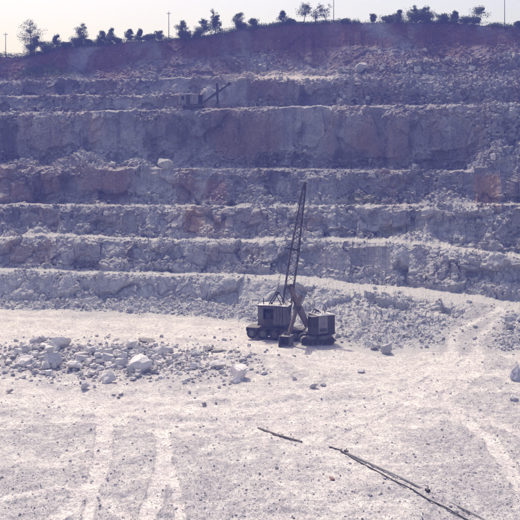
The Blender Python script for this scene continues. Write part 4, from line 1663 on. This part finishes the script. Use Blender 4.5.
for px_, top, lb in [(5.5, 33, 'utility pole at the far left end of the ridge'), (168.5, 12, 'utility pole on the ridge between low bushes left of centre'),
                     (334, -3, 'tall utility pole on the ridge right of the bare stems'), (504.5, -4, 'tall thin utility pole at the right end of the ridge')]:
    b = ridge(px_)
    hgt = (YH - top) / F * b.y + H - b.z
    T = empty('utility_pole', b)
    tag(T, lb, 'utility pole', 'utility poles along the ridge')
    m = MB()
    m.tube((0, 0, -.4), (0, 0, hgt), .085, .055, 8)
    m.build('post', M_WOOD, T)
    m = MB()
    m.beam((-.42, 0, hgt - .35), (.42, 0, hgt - .35), .07, .09, (0, 1, 0))
    m.build('crossarm', M_WOOD, T)
    for x in (-.36, 0, .36):
        m = MB()
        m.tube((x, 0, hgt - .3 if x else hgt), (x, 0, hgt - .1 if x else hgt + .18), .045, .03, 6)
        m.build('insulator', M_PALE, T)


# ------------------------------------------------------------------ trees and bushes on the ridge
def tree(px_, top, width, kind, label, base=None):
    """width and top in photo px; kind: dense / loose / bush / bare / lean"""
    b = ridge(px_) if base is None else base
    sc = b.y / F
    hgt = (YH - top) / F * b.y + H - b.z
    w = width * sc
    r = random.Random(int(px_ * 13))
    nr = np.random.default_rng(int(px_ * 13))
    T = empty('bush' if kind == 'bush' else 'tree', b)
    tag(T, label, 'bush' if kind == 'bush' else 'tree', 'bushes and trees on the ridge')
    tips = []
    tk = MB()
    lean = {'lean': .22}.get(kind, r.uniform(-.06, .06))
    stems = 3 if kind == 'bush' else (3 if kind == 'bare' else 1)
    for s in range(stems):
        pts = []
        dx = 0 if stems == 1 else r.uniform(-.35, .35) * w
        top_h = hgt * (.8 if kind == 'bush' else .95) * (1 if s == 0 else r.uniform(.6, .9))
        n_ = 6
        ph = r.uniform(0, 6)
        for k in range(n_ + 1):
            t = k / n_
            pts.append(Vector((dx * t + lean * hgt * t + .05 * hgt * math.sin(ph + t * 4) * t, .03 * hgt * math.cos(ph + t * 5) * t, top_h * t - (.3 if k == 0 else 0))))
        r0_ = max(.05, .022 * hgt) * (.6 if kind in ('bare', 'bush') else 1)
        for k in range(n_):
            tk.tube(pts[k], pts[k + 1], r0_ * (1 - k / n_ * .8), r0_ * (1 - (k + 1) / n_ * .8), 6, False)
        nl = {'dense': 30, 'loose': 34, 'bush': 14, 'bare': 14, 'lean': 20}[kind]
        for k in range(nl):
            t = r.uniform({'lean': .4, 'dense': .06, 'loose': .15}.get(kind, .3), .97) if kind != 'bush' else r.uniform(.12, .9)
            i_ = min(n_ - 1, int(t * n_))
            p = pts[i_].lerp(pts[i_ + 1], t * n_ - i_)
            a = r.uniform(0, 6.283)
            if kind == 'dense':
                ln = w * .5 * (1.0 - .8 * max(0, (t - .2) / .8)) * r.uniform(.4, 1.1)
            else:
                ln = w * .5 * (1 - .55 * abs(t - .5) * 2) * r.uniform(.3, 1.1)
            q_ = p + Vector((math.cos(a) * ln, math.sin(a) * ln * .8, ln * r.uniform(.1, .65)))
            tk.tube(p, q_, r0_ * .35, r0_ * .1, 4, False)
            tips.append((p.lerp(q_, .55), ln * .35, .8))
            tips.append((q_, ln * (.24 if kind in ('loose', 'bare') else .33), 1))
        tips.append((pts[-1], w * .12, .8))
    tk.build('trunk', M_BARK, T)
    if kind == 'bare':
        tips = [t for t in tips if r.random() < .55]
    dens = {'dense': .55, 'loose': .40, 'bush': .55, 'bare': .22, 'lean': .5}[kind]
    cs, rs = [], []
    for p, rad, f in tips:
        nleaf = int(dens * f * (80 + 150 * min(1.5, rad)))
        g = np.clip(nr.normal(size=(nleaf, 3)), -1.45, 1.45) * np.array([1, .9, .8]) * max(.22, rad) * .85
        cs.append(np.array(p)[None] + g)
    cs = np.concatenate(cs)
    n_ = len(cs)
    sz = nr.uniform(.05, .13, n_)
    u = nr.normal(size=(n_, 3))
    u /= np.linalg.norm(u, axis=1, keepdims=True)
    w_ = nr.normal(size=(n_, 3))
    w_ -= u * np.sum(u * w_, 1, keepdims=True)
    w_ /= np.linalg.norm(w_, axis=1, keepdims=True)
    v4 = np.stack([cs - u * sz[:, None], cs + w_ * sz[:, None] * .6, cs + u * sz[:, None], cs - w_ * sz[:, None] * .6], 1)
    v4[:, :, 2] = np.maximum(v4[:, :, 2], -.2)
    o = np_mesh('crown', v4.reshape(-1, 3), np.arange(n_ * 4).reshape(-1, 4), M_LEAF2 if kind in ('loose', 'bare') else M_LEAF)
    o.parent = T
    return T


for a in [
    (30, 20, 26, 'loose', 'tall thin-crowned tree near the left end of the ridge'),
    (35, 36, 18, 'dense', 'dark lower tree in front of the tall thin-crowned one'),
    (46, 40, 12, 'bush', 'low dark bush right of the tall thin-crowned tree'),
    (57, 35, 16, 'dense', 'dark pointed tree standing alone right of the leftmost group'),
    (66, 41, 10, 'bush', 'small bush at the foot of the alone pointed tree'),
    (81, 23, 14, 'loose', 'pale tall tree with see-through crown over the soil bank'),
    (79, 35, 18, 'bush', 'dark bush under the pale see-through tree'),
    (90, 39, 8, 'bush', 'little bush right of the pale see-through tree'),
    (101, 31, 12, 'dense', 'left tree of the dark pair over the red soil bank'),
    (110, 28, 13, 'dense', 'right and taller tree of the dark pair over the soil bank'),
    (118, 37, 8, 'bush', 'bush at the right foot of the dark pair'),
    (130, 30, 13, 'dense', 'dark tree midway between the dark pair and the pole'),
    (140, 29, 10, 'dense', 'narrow pointed tree left of the pole'),
    (149, 34, 14, 'bush', 'wide low bush just left of the pole'),
    (160, 31, 10, 'loose', 'faint small tree beside the pole'),
    (181, 21, 14, 'loose', 'slim see-through tree right of the pole'),
    (184, 31, 14, 'bush', 'dark bush below the slim see-through tree'),
    (196, 30, 10, 'bush', 'rounded bush left of the twin-crowned tree'),
    (204, 19, 17, 'dense', 'twin-crowned tree left of the tall spired one'),
    (216, 6, 10, 'bare', 'bare spindly stems rising above the tall spired tree'),
    (217, 15, 16, 'dense', 'tall spired dark tree left of the ridge hump'),
    (235, 14, 16, 'lean', 'round-topped leaning tree on the ridge hump'),
    (241, 22, 12, 'bush', 'bush at the right foot of the round-topped tree'),
    (254, 19, 14, 'dense', 'low spreading tree right of the round-topped one'),
    (282, 11, 12, 'dense', 'small dark tree alone near the middle of the ridge'),
    (290, 20, 10, 'bush', 'low bush right of the small middle tree'),
    (303, 3, 16, 'lean', 'leaning tree with ragged crown left of the bare stems'),
    (315, 3, 14, 'bare', 'thin ragged tree right of the leaning one'),
    (326, 3, 12, 'bare', 'cluster of bare stems left of the tall pole'),
    (344, 20, 9, 'bush', 'tiny bush right of the tall pole'),
    (373, 14, 7, 'loose', 'pale small tree alone on the bare ridge right of centre'),
    (389, 14, 14, 'bush', 'left bush of the big right-hand thicket'),
    (399, 10, 12, 'dense', 'pointed tree at the left of the right-hand thicket'),
    (414, 6, 16, 'dense', 'tallest tree in the right-hand thicket'),
    (426, 7, 18, 'dense', 'broad tree at the right of the right-hand thicket'),
    (420, 13, 24, 'bush', 'wide dark bush filling the right-hand thicket'),
    (443, 14, 14, 'bush', 'rounded bush between the thicket and the slim tree'),
    (455, 11, 9, 'dense', 'slim dark tree right of the rounded bush'),
    (465, 17, 12, 'bush', 'low bush left of the broad round tree at right'),
    (479, 7, 19, 'lean', 'broad round tree left of the rightmost pole'),
    (475, 17, 16, 'bush', 'bush at the foot of the broad round tree'),
    (517, 21, 10, 'bush', 'small bush right of the rightmost pole'),
]:
    tree(*a)

cs = []
for k in range(150):                                    # low scrub joining the trees
    px_ = rng.uniform(-40, 345) if k % 3 else rng.uniform(376, 560)
    c = np.array(ridge(px_)) + np.array([0, rng.uniform(-.4, 2.0), .1])
    hh_, ww = rng.uniform(.4, 1.5) * (1.0 if px_ < 270 or px_ > 376 else .55), rng.uniform(.6, 1.8)
    g = np.clip(rng.normal(size=(170, 3)), -1.5, 1.5) * np.array([ww, .7, .5 * hh_])
    g[:, 2] = np.abs(g[:, 2]) * (1 - .35 * np.abs(g[:, 0]) / (1.5 * ww))
    cs.append(c[None] + g)
cs = np.concatenate(cs)
sz = rng.uniform(.05, .14, len(cs))
u = rng.normal(size=cs.shape)
u /= np.linalg.norm(u, axis=1, keepdims=True)
w_ = np.cross(u, rng.normal(size=cs.shape))
w_ /= np.linalg.norm(w_, axis=1, keepdims=True)
v4 = np.stack([cs - u * sz[:, None], cs + w_ * sz[:, None] * .6, cs + u * sz[:, None], cs - w_ * sz[:, None] * .6], 1)
tag(np_mesh('low_scrub', v4.reshape(-1, 3), np.arange(len(cs) * 4).reshape(-1, 4), M_LEAF), 'low leafy scrub joining the trees along the ridge', 'scrub', kind='stuff')

# rough grass and scrub along the brow and on the earth mound
n = 16000
gw = np.zeros((NR, NC), np.float32)
a, b = ROW_OF[16]
gw[b - 3:b + 4] = np.clip(.35 + .6 * wob(.05, 290, 3), .05, 1)[None, :]
a15, b15 = ROW_OF[15]
gw[b15 - 16:b15 + 3] += (.30 * np.exp(-((PX - 42) / 20) ** 2))[None, :]
i = pick(gw, n)
p = Vf[i] + rng.normal(0, .25, (n, 3)) * np.array([1, 1, 0])
hh = rng.uniform(.15, .55, n) * (1 + 1.6 * np.clip(fbm((p * np.array([.35, .05, 0])).astype(np.float32), 3, 451), 0, 1))
ang = rng.uniform(0, 6.283, n)
dv = np.stack([np.cos(ang), np.sin(ang), np.zeros(n)], 1) * .07
ln_ = rng.normal(0, .15, (n, 3)) * np.array([1, 1, 0])
tri = np.stack([p - dv, p + dv, p + ln_ + np.stack([0 * hh, 0 * hh, hh], 1)], 1)
tag(np_mesh('scrub', tri.reshape(-1, 3), np.arange(n * 3).reshape(-1, 3), M_LEAF), 'rough grass and scrub along the brow of the hill', 'grass', kind='stuff')

# ------------------------------------------------------------------ haze
hv = MB()
hv.box(-440, 440, -70, 345, -2.0, 63.5)
hm = bpy.data.materials.new('haze_air')
hm.use_nodes = True
nt = hm.node_tree
nt.nodes.remove(nt.nodes['Principled BSDF'])
pv = nt.nodes.new('ShaderNodeVolumePrincipled')
pv.inputs['Color'].default_value = (0.24, 0.29, 1.0, 1)
pv.inputs['Absorption Color'].default_value = (1, 1, 1, 1)
pv.inputs['Density'].default_value = 0.0017
pv.inputs['Anisotropy'].default_value = 0.0
nt.links.new(pv.outputs[0], nt.nodes['Material Output'].inputs['Volume'])
hz = hv.build('haze', hm)
tag(hz, 'bluish haze over the quarry', kind='stuff')
